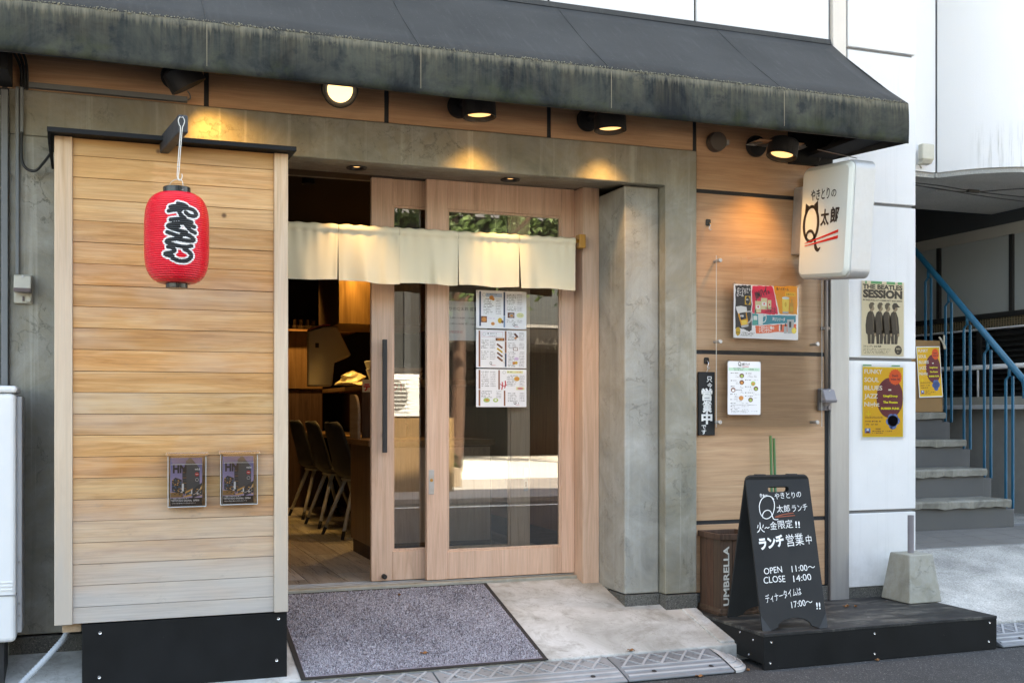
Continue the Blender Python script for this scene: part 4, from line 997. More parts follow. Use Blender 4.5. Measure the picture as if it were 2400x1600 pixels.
p.stroke([q(450, 790), q(530, 790), q(545, 880), q(520, 980), q(470, 1020)], .008, gl_, 4); p.poly([q(300, 815), q(425, 795), q(440, 930), q(330, 960)], ch, 5); p.text('PSB', *q(318, 895), .014, pwhite, 6, bold=.04, rot=6)
p.text('JIMハイ。', *q(618, 535), .050, ch, 3, w=.098, rot=24, bold=.04, shear=.15)
for (cx, cy, w_, h_) in ((670, 690, 120, 230), (790, 630, 125, 230), (900, 650, 70, 190)):
    a = q(cx-w_/2, cy+h_/2); b = q(cx+w_/2, cy-h_/2); p.rect(a[0], a[1], b[0], b[1], cols('highball', (.66, .60, .36)), 4); p.rect(a[0]+.005, a[1]+.02, b[0]-.005, b[1]-.022, pwhite, 5); p.ell((a[0]+b[0])/2, (a[1]+b[1])/2, .005, .006, redp, 6)
p.text('ジムビーム', *q(815, 745), .016, ch, 6, w=.066, bold=.03); p.text('ハイボール', *q(815, 805), .016, ch, 6, w=.066, bold=.03)
p.text('角ハイボール', *q(1035, 345), .019, ch, 3, w=.080, bold=.02); p.rect(*q(1215, 475), *q(1425, 395), cols('amber label', (.85, .45, .02)), 3); p.text('お疲れさん', *q(1235, 455), .013, INK, 4, w=.054)
p.poly([q(1150, 520), q(1300, 520), q(1285, 830), q(1165, 830)], beer2, 4); p.ell(*q(1225, 515), .024, .007, icy, 5); p.ell(*q(1225, 650), .007, .014, gold, 5); p.rect(*q(1165, 835), *q(1285, 800), gl_, 5)
p.rect(*q(1308, 835), *q(1388, 620), ybr, 4); p.rect(*q(1338, 620), *q(1365, 540), ybr, 4); p.rect(*q(1320, 790), *q(1376, 700), gold, 5)
p.rect(*q(572, 1060), *q(660, 870), cols('gin green', (.05, .36, .30)), 4); p.rect(*q(604, 870), *q(636, 745), cols('gin green', (.05, .36, .30)), 4); p.rect(*q(580, 960), *q(655, 880), icy, 5); p.poly([q(670, 830), q(775, 830), q(765, 1060), q(680, 1060)], icy, 4); p.stroke([q(775, 890), q(830, 880), q(822, 980), q(770, 1020)], .005, icy, 4)
p.text('翠ジンソーダ', *q(962, 980), .021, pwhite, 3, w=.082, bold=.02); p.text('こだわり酒場の', *q(695, 1145), .020, pwhite, 3, w=.096, bold=.03); p.text('レモンサワー', *q(695, 1210), .020, pwhite, 3, w=.080, bold=.03)
p.poly([q(1258, 965), q(1405, 965), q(1385, 1255), q(1270, 1255)], gl_, 4); p.rect(*q(1300, 1130), *q(1345, 1010), ch, 5); p.ell(*q(1400, 1200), .016, .017, beer2, 6); p.ell(*q(1400, 1200), .012, .013, cols('lemon', (.85, .72, .12)), 7); p.rect(*q(1195, 1250), *q(1255, 1110), gl_, 4); p.rect(*q(1215, 1110), *q(1245, 1050), ch, 4); p.rect(*q(1128, 1180), *q(1155, 1060), ch, 4); p.rect(*q(1095, 1200), *q(1122, 1080), pwhite, 4)
p.poly([q(230, 1150), q(250, 1110), q(300, 1105), q(325, 1160), q(315, 1250), q(270, 1285), q(235, 1240)], gold, 3); p.dashes(*q(240, 1220), q(310, 1220)[0], .006, INK, 4)
for k in range(3): p.dashes(*q(330, 1222+k*28), q(600-k*20, 0)[0], .005, grey, 3)
p.build('print', t); corner_tapes(t, .412, .292)
MB().add([(-.004, -.0062, -.004), (.416, -.0062, -.004), (.416, -.0062, .296), (-.004, -.0062, .296)], [(0, 1, 2, 3)]).build('laminate', M['film'], t, local=True)
# lunch menu (A4)
t, p = sheet('lunch_menu', 'white lunch menu sheet with mint band taped on the acrylic board', 'menu', 3.186, 5.2775, 1.223, .206, .290, ry=.2)
W, H = .206, .290; k_ = W/750
def q(x, y): return ((x-172)*k_, H-(y-155)*(H/1240))
p.rect(*q(190, 375), *q(900, 305), greenc)
qlogo(p, *q(437, 262), .022); p.text('太郎 ランチ', *q(482, 248), .016, INK, 3, w=.052, bold=.02); p.rect(*q(500, 285), *q(645, 270), pinkc, 3)
p.dashes(*q(295, 325), q(545, 0)[0], .0042, grey, 3); p.dashes(*q(315, 362), q(520, 0)[0], .0042, grey, 3); p.dashes(*q(625, 350), q(855, 0)[0], .0050, grey, 3)
for x0, y0, x1 in ((240, 438, 405), (240, 612, 385), (240, 748, 350), (365, 830, 510), (235, 930, 380), (235, 1050, 400), (240, 1138, 360), (240, 1210, 340), (240, 1282, 395), (565, 595, 715), (565, 752, 700), (565, 890, 790), (565, 968, 760), (580, 442, 720)):
    p.rect(*q(x0, y0+2), *q(x0+18, y0-18), INK, 3); p.dashes(*q(x0+24, y0), q(x1, 0)[0], .0040, grey, 3)
for x0, y0, x1 in ((350, 492, 400), (340, 525, 430), (620, 492, 835), (620, 522, 830), (350, 655, 395), (360, 682, 420), (440, 750, 490), (440, 780, 525), (470, 866, 510), (465, 895, 530), (335, 972, 400), (325, 1002, 410), (370, 1092, 490), (490, 1138, 645), (250, 1175, 830), (490, 1210, 655), (250, 1245, 440), (495, 1285, 650), (250, 1322, 850), (245, 1350, 620), (765, 595, 880), (675, 792, 720), (660, 832, 740), (750, 932, 895), (760, 1008, 840)):
    p.dashes(*q(x0, y0), q(x1, 0)[0], .0034, lgrey, 3)
for x, y, c1, c2 in ((487, 490, dkr, lim), (487, 645, dkr, org), (748, 668, lim, org), (812, 785, dkr, lim), (293, 822, brown, pwhite), (475, 1008, org, org), (690, 1048, dkr, lim)):
    a = q(x, y); p.ell(*a, .0145, .0125, c1, 4); p.ell(a[0], a[1]-.002, .009, .007, c2, 5)
p.build('print', t); corner_tapes(t, W, H)
# black plaque
t = thing('hanging_plaque', 'tall black plaque with white lettering hanging beside the acrylic board', 'plaque', (3.026, 5.31, 1.111))
MB().box(0, .101, 0, .012, 0, .343).build('board', M['chalkboard'], t, .002, local=True)
p = Print(FRONT, .0004); pw = flat('plaque white', (.80, .80, .78), .6)
for s, v_, h_, u_ in (('只', .292, .034, .066), ('今', .258, .030, .068), ('営', .196, .066, .0505), ('業', .130, .066, .0505), ('中', .068, .066, .0505), ('で', .036, .028, .032), ('す', .008, .028, .032)):
    p.text(s, u_, v_, h_, pw, 2, w=h_*1.02, align='c', bold=.045 if h_ > .05 else .02)
p.build('lettering', t)
MB().tube(smoothline([(.052, .004, .343), (.058, .002, .36), (.054, .0, .375)]), .0015, 6).build('loop', M['wire'], t, smooth=True, local=True)
for (x, z, lb, grp) in ((3.095, 2.265, 'empty black wall hook high on the oak look wall', 'black wall hooks'), (3.084, 1.515, 'black wall hook that carries the black plaque', 'black wall hooks')):
    t = thing('wall_hook', lb, 'hook', (x, YW-.006, z), group=grp)
    MB().extr(rrect(.030, .036, .007, 4), 'y', 0, .006).build('pad', M['magnet'], t, .002, local=True)
    MB().tube(smoothline([(0, -.002, .0), (.004, -.012, -.012), (.0, -.012, -.028), (-.004, -.012, -.036), (.004, -.012, -.044), (.010, -.012, -.036)]), .0022, 7).build('hook', M['chrome'], t, smooth=True, local=True)
# posters on the white pillar
cream = cols('aged cream', (.72, .63, .42)); sep = cols('sepia', (.040, .030, .018)); sepl = cols('sepia light', (.11, .082, .048)); skin = cols('sepia pale', (.30, .225, .135)); tapeg = cols('green tape', (.10, .36, .13))
t, p = sheet('concert_poster', 'sepia concert poster with four dark suited figures in profile on the white pillar', 'poster', 4.096, 5.3275, 1.563, .297, .428, ry=.2)
W, H = .297, .428
MB().add([(-.004, -.0045, -.003), (W+.004, -.0045, -.003), (W+.004, -.0045, H+.003), (-.004, -.0045, H+.003)], [(0, 1, 2, 3)]).build('sleeve', M['film'], t, local=True)
p.rect(0, 0, W, H, cream, 0.4)
def q(x, y): return ((x-85)/775*W, H-(y-62-(x-85)*.012)/1375*H)
for a, b in ((150, 180), (255, 455), (540, 695), (745, 825)): p.rect(*q(a, 112), *q(b, 66), tapeg)
p.text('THE BEATLES', *q(105, 205), .036, sep, 2, w=.278, bold=.045); p.text('SESSION', *q(110, 362), .060, sep, 2, w=.276, bold=.06); p.text('IN SHIZUOKA AT COMMUNITY BAR HISHO', *q(110, 428), .0125, sep, 2, w=.276, bold=.03)
def figure(x0, hat):
    f = [(5, -20), (-45, 20), (-72, 110), (-88, 260), (-80, 400), (-52, 430), (-42, 600), (70, 600), (84, 430), (108, 410), (102, 280), (84, 110), (50, 10)]
    p.poly([q(x0+a, 625+b) for a, b in f], sep, 2); p.poly([q(x0+a, 640+b) for a, b in ((30, 0), (44, 10), (70, 330), (56, 330))], sepl, 3); p.poly([q(x0+a, 1090+b) for a, b in ((6, -40), (16, -40), (14, 135), (8, 135))], cream, 3)
    p.poly([q(x0+a, 560+b) for a, b in ((-2, -60), (55, -65), (62, -15), (75, 10), (60, 40), (40, 60), (10, 75), (-5, 40))], skin, 3)
    p.poly([q(x0+a, 545+b) for a, b in ((-30, -40), (0, -85), (50, -90), (75, -50), (40, -35), (28, 20), (0, 45), (-25, 10))], sepl if not hat else sep, 4)
    if hat: p.poly([q(x0+a, 520+b) for a, b in ((-20, -10), (10, -50), (60, -52), (95, -5), (125, 10), (80, 22), (0, 20))], sep, 5)
    p.ell(*q(x0+88, 1055), .007, .010, skin, 3)
for x0, ht in ((245, 0), (400, 0), (535, 0), (670, 1)): figure(x0, ht)
p.text('コミュニティ BAR 飛翔', *q(118, 1282), .012, sep, 2, w=.125, bold=.03)
for k in range(4): p.dashes(*q(118, 1322+k*26), q(630-k*22, 0)[0], .0042, sepl, 2)
p.ell(*q(757, 1335), .026, .027, sep, 2); p.text('5/31', *q(757, 1325), .013, cream, 3, w=.028, align='c', bold=.03); p.text('土', *q(750, 1385), .012, cream, 3, align='c')
p.build('print', t)
fy = cols('warm yellow', (.83, .44, .008)); fm = cols('maroon', (.145, .012, .022)); fo = cols('vermilion', (.80, .085, .008)); fb = cols('print periwinkle', (.10, .19, .46)); fl2 = cols('pale lettering', (.80, .74, .62)); fyl = cols('bright yellow', (.85, .75, .02)); rimy = cols('yellow rim', (.86, .62, .01))
def funky(p, W, H):
    p.rect(0, 0, W, H, rimy, .4); p.rect(W*.02, H*.015, W*.98, H*.985, fy, 1)
    p.ell(W*.67, H*.56, W*.33, H*.29, fm, 2, 36); p.rect(W*.985, H*.2, W*.99, H*.9, rimy, 3)
    n_ = 36; p.poly([(W*.80+W*(.165 if i % 2 else .148)*math.cos(2*math.pi*i/n_), H*.86+H*(.118 if i % 2 else .106)*math.sin(2*math.pi*i/n_)) for i in range(n_)], fo, 3)
    for i, (s, w_) in enumerate((('FUNKY', .44), ('SOUL', .36), ('BLUES', .44), ('JAZZ', .33), ('Night', .37))): p.text(s, W*.04, H*(.905-i*.117), H*.088, fl2, 4, w=W*w_, bold=.02)
    p.text("Don't", W*.72, H*.865, H*.045, fm, 5, w=W*.15, bold=.03); p.text('miss it!', W*.69, H*.815, H*.045, fm, 5, w=W*.22, bold=.03)
    for s, v_, w_ in (('UsagiGroup', .575, .36), ('The Finesse', .485, .36), ('RUBBER FUNK', .395, .46)): p.text(s, W*.68, H*v_, H*.04, fyl, 5, w=W*w_, align='c', bold=.05)
    p.rect(W*.63, H*.665, W*.70, H*.685, fl2, 4)
    for a, b, r_ in ((.74, .23, .13), (.65, .22, .08), (.83, .23, .09), (.70, .28, .08), (.79, .28, .08), (.74, .17, .10)): p.ell(W*a, H*b, W*r_, H*r_*.62, fb, 4)
    p.poly([(W*.68, H*.14), (W*.72, H*.105), (W*.74, H*.15)], fb, 4)
    p.text('2025年5月23日(金)', W*.06, H*.268, H*.032, fm, 4, w=W*.44); p.dashes(W*.06, H*.215, W*.46, H*.018, fm, 4); p.dashes(W*.06, H*.17, W*.40, H*.018, fm, 4)
    p.rect(W*.06, H*.055, W*.19, H*.125, fb, 4); p.poly([(W*.07, H*.055), (W*.125, H*.10), (W*.18, H*.055)], fm, 5); p.ell(W*.125, H*.1, W*.03, H*.02, pwhite, 5)
    p.dashes(W*.27, H*.105, W*.45, H*.018, fm, 4); p.dashes(W*.24, H*.075, W*.72, H*.014, fm, 4); p.dashes(W*.24, H*.05, W*.5, H*.012, fm, 4)
    p.stroke([(W*.14, H*.29), (W*.14, H*.37)], W*.02, rimy, 4); p.stroke([(W*.08, H*.33), (W*.2, H*.33)], W*.02, rimy, 4)
t, p = sheet('event_poster', 'yellow music night poster in a clear sleeve on the white pillar', 'poster', 4.103, 5.3275, 1.094, .285, .403, ry=.2)
MB().add([(-.012, -.0045, -.012), (.297, -.0045, -.012), (.297, -.0045, .420), (-.012, -.0045, .420)], [(0, 1, 2, 3)]).build('sleeve', M['film'], t, local=True)
for a in (0, .2): MB().box(a, a+.06, -.003, -.0028, .409, .416).build('tape', tapeg, t, local=True)
funky(p, .285, .403); p.build('print', t)

# conduit and switch boxes
t = thing('wall_conduit', 'brown vertical conduit beside the steel post', 'conduit', (3.838, 5.30, 1.0))
MB().tube([(3.836, 5.302, 2.0), (3.838, 5.302, 1.37)], .0125, 10).build('pipe', flat('brown conduit', (.16, .125, .10), .5), t, smooth=True)
MB().box(3.815, 3.86, 5.296, 5.3255, 1.70, 1.716).build('saddle', flat('brown conduit', (.16, .125, .10), .5), t)
def outlet(name_label, x, z, y, w, h, mats, rot=0):
    t = thing('outdoor_outlet', name_label, 'outlet', (x, y, z)); a, b = mats
    MB().box(0, w, -.018, .0, 0, h).build('back_box', M[a], t, .006, local=True)
    MB().extr([(-.018, h*.40), (-.018, h*.98), (-.052, h*.93), (-.075, h*.48), (-.070, h*.42)], 'x', w*.04, w*.96).build('hood', M[a], t, .005, local=True)
    MB().extr([(-.068, h*.42), (-.077, h*.50), (-.080, h*.48), (-.074, h*.36), (-.02, h*.36)], 'x', w*.05, w*.95).build('flap', M[b], t, .002, local=True)
    MB().lathe([(.005, 0), (.005, .003)], (w*.5, -.056, h*.90), 10, M=RX).build('screw', M['zinc'], t, local=True)
    MB().lathe([(.012, 0), (.011, .012)], (w*.78, -.018, h*.14), 14, M=RX).build('knockout', M[a], t, local=True)
    MB().lathe([(.005, 0), (.005, .02)], (w*.5, -.02, h*.08), 10).build('gland', M[b], t, local=True)
    return t
outlet('beige weathered outdoor outlet on the left concrete column', -.352, 1.705, 5.279, .075, .125, ('beigeplastic', 'smoke'))
outlet('grey outdoor outlet at the foot of the brown conduit', 3.792, 1.245, 5.325, .085, .125, ('greyplastic', 'greyplastic'))
t = thing('surface_conduit', 'grey square conduit running down to the beige outlet', 'conduit', (-.338, 5.27, 1.83))
MB().box(-.345, -.331, 5.262, 5.2792, 1.83, 2.64).build('trunking', M['conduit'], t, .002)
t = thing('surface_conduit', 'wide grey conduit at the far left edge of the concrete column', 'conduit', (-.38, 5.25, .5))
MB().box(-.402, -.3735, 5.25, 5.29, .3, 2.62).build('trunking', M['conduit'], t, .003); MB().box(-.44, -.412, 5.25, 5.29, .3, 2.62).build('trunking', M['conduit'], t, .003)
t = thing('surface_conduit', 'grey conduit along the top of the concrete lintel under the oak sheet', 'conduit', (0, 5.3, 2.65))
MB().box(-.31, .372, 5.302, 5.3295, 2.652, 2.676).build('trunking', M['conduit'], t, .002); MB().tube(smoothline([(.372, 5.318, 2.665), (.385, 5.312, 2.672), (.382, 5.31, 2.69), (.372, 5.30, 2.70)]), .003, 6).build('lead', M['conduit'], t, smooth=True)
t = thing('surface_conduit', 'short grey trunking with black cable loop left of the timber screen', 'conduit', (-.31, 5.27, 2.4))
MB().box(-.327, -.313, 5.262, 5.2792, 2.44, 2.64).build('trunking', M['conduit'], t, .002)
MB().tube(smoothline([(-.32, 5.265, 2.445), (-.32, 5.255, 2.33), (-.30, 5.245, 2.285), (-.265, 5.23, 2.275), (-.235, 5.20, 2.30), (-.2, 5.12, 2.33)]), .006, 7).build('cable', M['cable'], t, smooth=True)
t = thing('cable_bundle', 'black cables bent round the awning bracket at the top left', 'cable', (-.36, 5.2, 2.7))
for k in range(3): MB().tube(smoothline([(-.38+k*.02, 5.1, 2.78), (-.345+k*.018, 5.22, 2.765), (-.325+k*.012, 5.30, 2.72), (-.325+k*.012, 5.30, 2.64)]), .006, 6).build('cable', M['cable'], t, smooth=True)
MB().box(-.47, -.36, 5.05, 5.325, 2.65, 2.95).build('bracket', M['flatblack'], t)
# ------------------------------------------------------------------ things on the ground
def plate(m, outer, holes, y0, y1):
    """flat board in the x-z plane with holes, from y0 to y1"""
    loops = [outer]+holes; pts = [p for l in loops for p in l]
    tr = tessellate_polygon([[Vector((a, b, 0)) for a, b in l] for l in loops])
    n = len(pts); v = [(a, y0, b) for a, b in pts]+[(a, y1, b) for a, b in pts]
    f = [tuple(t) for t in tr]+[tuple(n+i for i in reversed(t)) for t in tr]; s = 0
    for l in loops:
        L = len(l); f += [(s+i, s+(i+1) % L, n+s+(i+1) % L, n+s+i) for i in range(L)]; s += L
    return m.add(v, f)
def fix_normals(o):
    bm = bmesh.new(); bm.from_mesh(o.data); bmesh.ops.recalc_face_normals(bm, faces=bm.faces); bm.to_mesh(o.data); bm.free()
# black platform
pf = thing('black_platform', 'low black plywood platform carrying the chalkboard and concrete base', 'platform', (3.68, 4.95, 0))
MB().box(2.978, 4.392, 4.602, 5.323, .160, .175).build('deck', M['deck'], pf, .002)
MB().box(2.980, 4.390, 4.604, 4.622, .002, .1595).build('front_board', M['black'], pf, .001)
MB().box(2.980, 2.998, 4.6225, 5.32, .03, .1595).build('side_board', M['black'], pf, .001)
MB().box(4.372, 4.390, 4.6225, 5.32, .03, .1595).build('side_board', M['black'], pf, .001)
for x, z in ((3.02, .135), (3.015, .035), (3.62, .135), (3.62, .035), (4.345, .142), (4.34, .045)): MB().lathe([(.006, 0), (.005, .002), (.002, .001)], (x, 4.6038, z), 10, M=RX).build('screw', M['chrome'], pf)
for y, z in ((4.70, .13), (4.82, .145), (4.74, .05)): MB().lathe([(.006, 0), (.005, .002)], (2.9798, y, z), 10, M=Matrix.Rotation(R(-90), 4, 'Y')).build('screw', M['chrome'], pf)

# A-board
ab = thing('chalkboard_sign', 'black A frame chalkboard with white handwritten lunch hours on the platform', 'chalkboard', (3.027, 4.851, .176), (0, 0, R(-5.7)))
BW, BH = .352, .770; TA = math.atan2(.190, .745)
def board_outline():
    p = [(0, 0), (0, BH-.03)]
    p += [(.03-.03*math.cos(a), BH-.03+.03*math.sin(a)) for a in np.linspace(.2, math.pi/2, 5)]
    p += [(BW-.03+.03*math.sin(a), BH-.03+.03*math.cos(a)) for a in np.linspace(0, math.pi/2, 6)]
    p += [(BW, 0), (BW-.045, 0)]
    p += [(BW/2+(BW/2-.085)*math.cos(a)+0, .045*math.sin(a)+.012) for a in np.linspace(.05, math.pi-.05, 12)]
    p += [(.045, 0)]
    return p
slot = [(BW*.5+x, BH-.075+z) for x, z in rrect(.115, .026, .0125, 5)][::-1]
def leaf(front):
    s = -1 if front else 1
    m = MB(); plate(m, board_outline(), [slot], 0, .011 if front else -.011)
    m.xf(Matrix.Translation((0, -.190 if front else .205, 0)) @ Matrix.Rotation(-TA if front else TA+.02, 4, 'X'))
    o = m.build('leaf', M['chalkboard'], ab, .0015, local=True); fix_normals(o); return o
lf = leaf(True); leaf(False)
for x in (.06, .235): MB().box(x, x+.055, -.004, .022, BH*.967-.012, BH*.967+.004).build('hinge', M['blackmetal'], ab, .002, local=True)
CM = Matrix.Translation((0, -.190, 0)) @ Matrix.Rotation(-TA, 4, 'X') @ FRONT @ Matrix.Translation((0, 0, .0004))
gk = flat('dark rubber foot', (.03, .034, .038), .7)
for tri in ([(0, 0), (.048, 0), (0, .075)], [(BW, 0), (BW-.048, 0), (BW, .075)]):
    cornerp = Print(CM, .0006); cornerp.poly(tri, gk); cornerp.build('corner_guard', ab)
p = Print(CM, .0006); ck = M['chalk']
def q(px, py):
    s = (px-205-175*(py-80)/1420)/585; t = (py-80)/(1430-40*s); s = (px-205-178*t)/583
    return (s*BW, BH*(1-t))
K = BW/583
p.stroke([q(470, 310), q(440, 285), q(400, 282), q(360, 310), q(340, 370), q(350, 440), q(380, 482), q(415, 490), q(455, 460), q(475, 400), q(474, 340), q(455, 300)], .0042, ck)
p.stroke([q(372, 480), q(370, 455), q(385, 425), q(412, 412), q(440, 422), q(455, 455), q(468, 490), q(490, 500), q(510, 497)], .0042, ck)
p.text('きゅー', *q(345, 288), .020, ck, rot=2, bold=.02, w=.042)
def hand(body, px, py, h, wpx, rot=0, bold=0.01, gap=0):
    p.text(body, *q(px, py), h, ck, w=wpx*K, rot=rot, bold=max(bold-.012, 0), shear=.05, jit=.0012)
hand('やきとりの', 480, 308, .036, 245, 3); hand('太郎', 500, 430, .040, 122, 3); hand('ランチ', 640, 425, .040, 145, 4)
p.stroke([q(485, 475), q(560, 452), q(650, 440)], .0045, M['chalkred']); p.stroke([q(485, 478), q(570, 470), q(662, 462)], .0045, M['chalkred'])
hand('火', 322, 615, .056, 70, 2); p.stroke([q(392, 580), q(405, 570), q(418, 577), q(432, 568)], .004, ck); hand('金', 442, 590, .044, 62, 2); hand('限定', 515, 580, .046, 135, 4); hand('!!', 670, 575, .045, 42, 0, .03)
hand('ランチ', 350, 770, .064, 228, 7, .06); hand('営業', 595, 742, .066, 158, 6, .012); hand('中', 770, 722, .050, 52, 3, .012)
hand('OPEN', 390, 998, .044, 165, 3, .008); hand('11:00～', 640, 978, .044, 216, 3, .008); hand('CLOSE', 388, 1082, .046, 196, 2, .008); hand('14:00', 655, 1065, .046, 165, 3, .008)
hand('ディナータイムは', 412, 1255, .044, 330, 10, .008); hand('17:00～', 640, 1300, .044, 195, 6, .008); hand('!!', 862, 1308, .046, 38, 0, .03)
p.build('lettering', ab)

# umbrella box
ub = thing('umbrella_stand', 'brown slatted wooden umbrella box behind the chalkboard', 'umbrella stand', (3.14, 5.2, .177))
x0, x1, y0, y1, z0, z1 = 3.032, 3.25, 5.095, 5.305, .177, .60
for k in range(3):
    a = y0+.002+k*(y1-y0)/3; MB().box(x0, x0+.012, a+.0015, a+(y1-y0)/3-.0025, z0+.02, z1-.03).build('slat', M['darkwood'], ub, .0015)
for k in range(3):
    a = x0+.002+k*(x1-x0)/3; MB().box(a+.0015, a+(x1-x0)/3-.0025, y0-.0015, y0+.0105, z0+.02, z1-.03).build('slat', M['darkwood'], ub, .0015)
MB().box(x1-.012, x1, y0+.012, y1, z0+.02, z1-.03).build('side', M['darkwood'], ub); MB().box(x0+.0125, x1-.0125, y1-.012, y1, z0+.02, z1-.03).build('side', M['darkwood'], ub)
for za, zb, e in ((z1-.03, z1, .010), (z0, z0+.035, .008), (z0-.0, z0+.014, .016)):
    m = MB(); m.box(x0-e, x0+.004, y0-e, y1+e, za, zb); m.box(x1-.004, x1+e, y0-e, y1+e, za, zb); m.box(x0+.0045, x1-.0045, y0-e, y0+.003, za, zb); m.box(x0+.0045, x1-.0045, y1-.004, y1+e, za, zb); m.build('rim', M['darkwood'], ub, .002)
p = Print(Matrix.Translation((x0-3.14, y0-.002-5.2, 0)) @ FRONT, .0005); p.text('UMBRELLA', .050, .05, .046, flat('pale stencil', (.62, .60, .55), .7), rot=90, w=.31, bold=.03); p.build('lettering', ub)
for i, (dx, zt, lb) in enumerate(((3.445, 1.108, 'taller green garden stake standing behind the chalkboard'), (3.466, 1.094, 'shorter green garden stake standing behind the chalkboard'))):
    t = thing('garden_stake', lb, 'stake', (dx, 5.26, .177), group='green stakes behind the chalkboard')
    MB().tube([(-.01+.01*i, -.05, 0), (0, 0, zt-.177)], .0075, 8).build('rod', M['green'], t, smooth=True, local=True)

# concrete base with pipe
cb = thing('pole_base', 'tapered concrete block with grey pipe standing on the black platform', 'pole base', (4.30, 5.155, .1755))
m = MB(); b = [(4.190, 5.032), (4.414, 5.032), (4.414, 5.278), (4.190, 5.278)]; tt_ = [(4.222, 5.072), (4.386, 5.072), (4.386, 5.238), (4.222, 5.238)]
m.add([(x, y, .1765) for x, y in b]+[(x, y, .442) for x, y in tt_], [(3, 2, 1, 0), (4, 5, 6, 7), (0, 1, 5, 4), (1, 2, 6, 5), (2, 3, 7, 6), (3, 0, 4, 7)]); m.build('block', M['concrete_base'], cb, .008, seg=3)
MB().lathe([(.0175, .44), (.0175, .654), (.0145, .654), (.0145, .60)], (4.30, 5.155, 0), 20).build('pipe', M['greyplastic'], cb, smooth=False)

# kerb ramps
def kerb_ramp(xa, xb, label, mat, y0=4.602, y1=4.848, h=.072):
    t = thing('kerb_ramp', label, 'kerb ramp', ((xa+xb)/2, y1, 0), group='plastic ramps along the kerb')
    prof = [(y0, .004), (y0, .014), (y0+.05, .030), (y0+.10, .044), (y0+.16, .057), (y0+.21, .066), (y1, h), (y1, .004)]
    m = MB(); m.extr(prof, 'x', xa+.003, xb-.003); m.build('wedge', M[mat], t, .004)
    def zz(y):
        for (a, b), (c, d) in zip(prof[1:-2], prof[2:-1]):
            if a <= y <= c: return b+(d-b)*(y-a)/(c-a)
        return h
    r_ = MB(); L = xb-xa
    def rib(pts, w):
        for (a, b) in zip(pts[:-1], pts[1:]):
            d = Vector((b[0]-a[0], b[1]-a[1], 0)).normalized(); n_ = Vector((-d.y, d.x, 0))*w/2
            P4 = [(a[0]-n_.x, a[1]-n_.y), (b[0]-n_.x, b[1]-n_.y), (b[0]+n_.x, b[1]+n_.y), (a[0]+n_.x, a[1]+n_.y)]
            r_.add([(x, y, zz(y)-.001) for x, y in P4]+[(x, y, zz(y)+.0055) for x, y in P4], [(4, 5, 6, 7), (0, 1, 5, 4), (1, 2, 6, 5), (2, 3, 7, 6), (3, 0, 4, 7)])
    n_ = max(3, int(round(L/.105)))
    for k in range(n_):
        u = xa+.03+k*(L-.06)/n_
        rib([(u, 4.72), (u+.05, 4.78), (u+.10, 4.838)], .011); rib([(u+.10, 4.722), (u+.05, 4.78)], .006); rib([(u+.05, 4.78), (u+.0, 4.836)], .006)
    rib([(xa+.015, 4.712), (xb-.015, 4.712)], .010); rib([(xa+.015, 4.672), (xb-.015, 4.672)], .014); rib([(xa+.015, 4.632), (xb-.015, 4.632)], .014)
    r_.build('ribs', M['ramprib'], t)
    hh = MB(); 
    for k in range(int(L*110)):
        rr_ = random.Random(k+int(xa*100)); u, v_ = rr_.uniform(xa+.03, xb-.03), rr_.uniform(4.735, 4.83); z_ = zz(v_)+.0012
        hh.add([(u-.006, v_, z_), (u+.006, v_, z_), (u+.006, v_+.0035, z_+.001), (u-.006, v_+.0035, z_+.001)], [(0, 1, 2, 3)])
    tag(hh.build('grip_marks', flat('ramp grime', (.10, .105, .11), .8), t), kind='stuff')
    for f in (.28, .82):
        MB().lathe([(.012, 0), (.0, .0005)], (xa+L*f, 4.652, zz(4.652)+.0042), 12, M=Matrix.Rotation(R(18), 4, 'X')).build('bolt_hole', M['rubber'], t)
    return t
kerb_ramp(-.32, .54, 'grey kerb ramp below the black kick board', 'ramp2'); kerb_ramp(.54, 1.40, 'grey kerb ramp under the left half of the mat', 'ramp2')
kerb_ramp(1.40, 2.26, 'grey kerb ramp at the right corner of the mat', 'ramp2'); kerb_ramp(2.26, 2.82, 'darker short kerb ramp next to the pale corner piece', 'ramp')
kerb_ramp(4.43, 5.03, 'grey kerb ramp starting at the right end of the black platform', 'ramp'); kerb_ramp(5.03, 5.89, 'grey kerb ramp beyond the platform at the right frame edge', 'ramp2')
t = thing('kerb_ramp_corner', 'pale rounded corner ramp between kerb ramp and black platform', 'kerb ramp', (2.85, 4.8, 0))
m = MB(); N_ = 10; v = [(2.823, 4.848, .072)]; f = []
rings = [(.35, .058), (.62, .042), (.86, .024), (1.0, .014), (1.0, .003)]
for (k, z) in rings:
    for i in range(N_+1):
        a = math.pi/2*i/N_; v.append((2.823+.135*k*math.sin(a)**.9, 4.848-.246*k*math.cos(a), z))
for i in range(N_): f.append((0, 1+i, 2+i))
for r__ in range(len(rings)-1):
    for i in range(N_): b = 1+r__*(N_+1)+i; f.append((b, b+N_+1, b+N_+2, b+1))
m.add(v, f); m.build('fan', M['ramplite'], t, smooth=False)
m = MB()
for k in (.72, .9): m.tube([(2.823+.135*k*math.sin(a)**.9, 4.848-.246*k*math.cos(a), .066*(1-k)+.0185) for a in np.linspace(.05, 1.5, 12)], .004, 6)
for i in range(40):
    rr_ = random.Random(i); k, a = rr_.uniform(.1, .55), rr_.uniform(.1, 1.5); x, y = 2.823+.135*k*math.sin(a), 4.848-.246*k*math.cos(a); z = .071-.045*k
    m.box(x-.003, x+.003, y-.002, y+.002, z-.004, z+.003)
m.build('ridges', M['ramplite'], t)

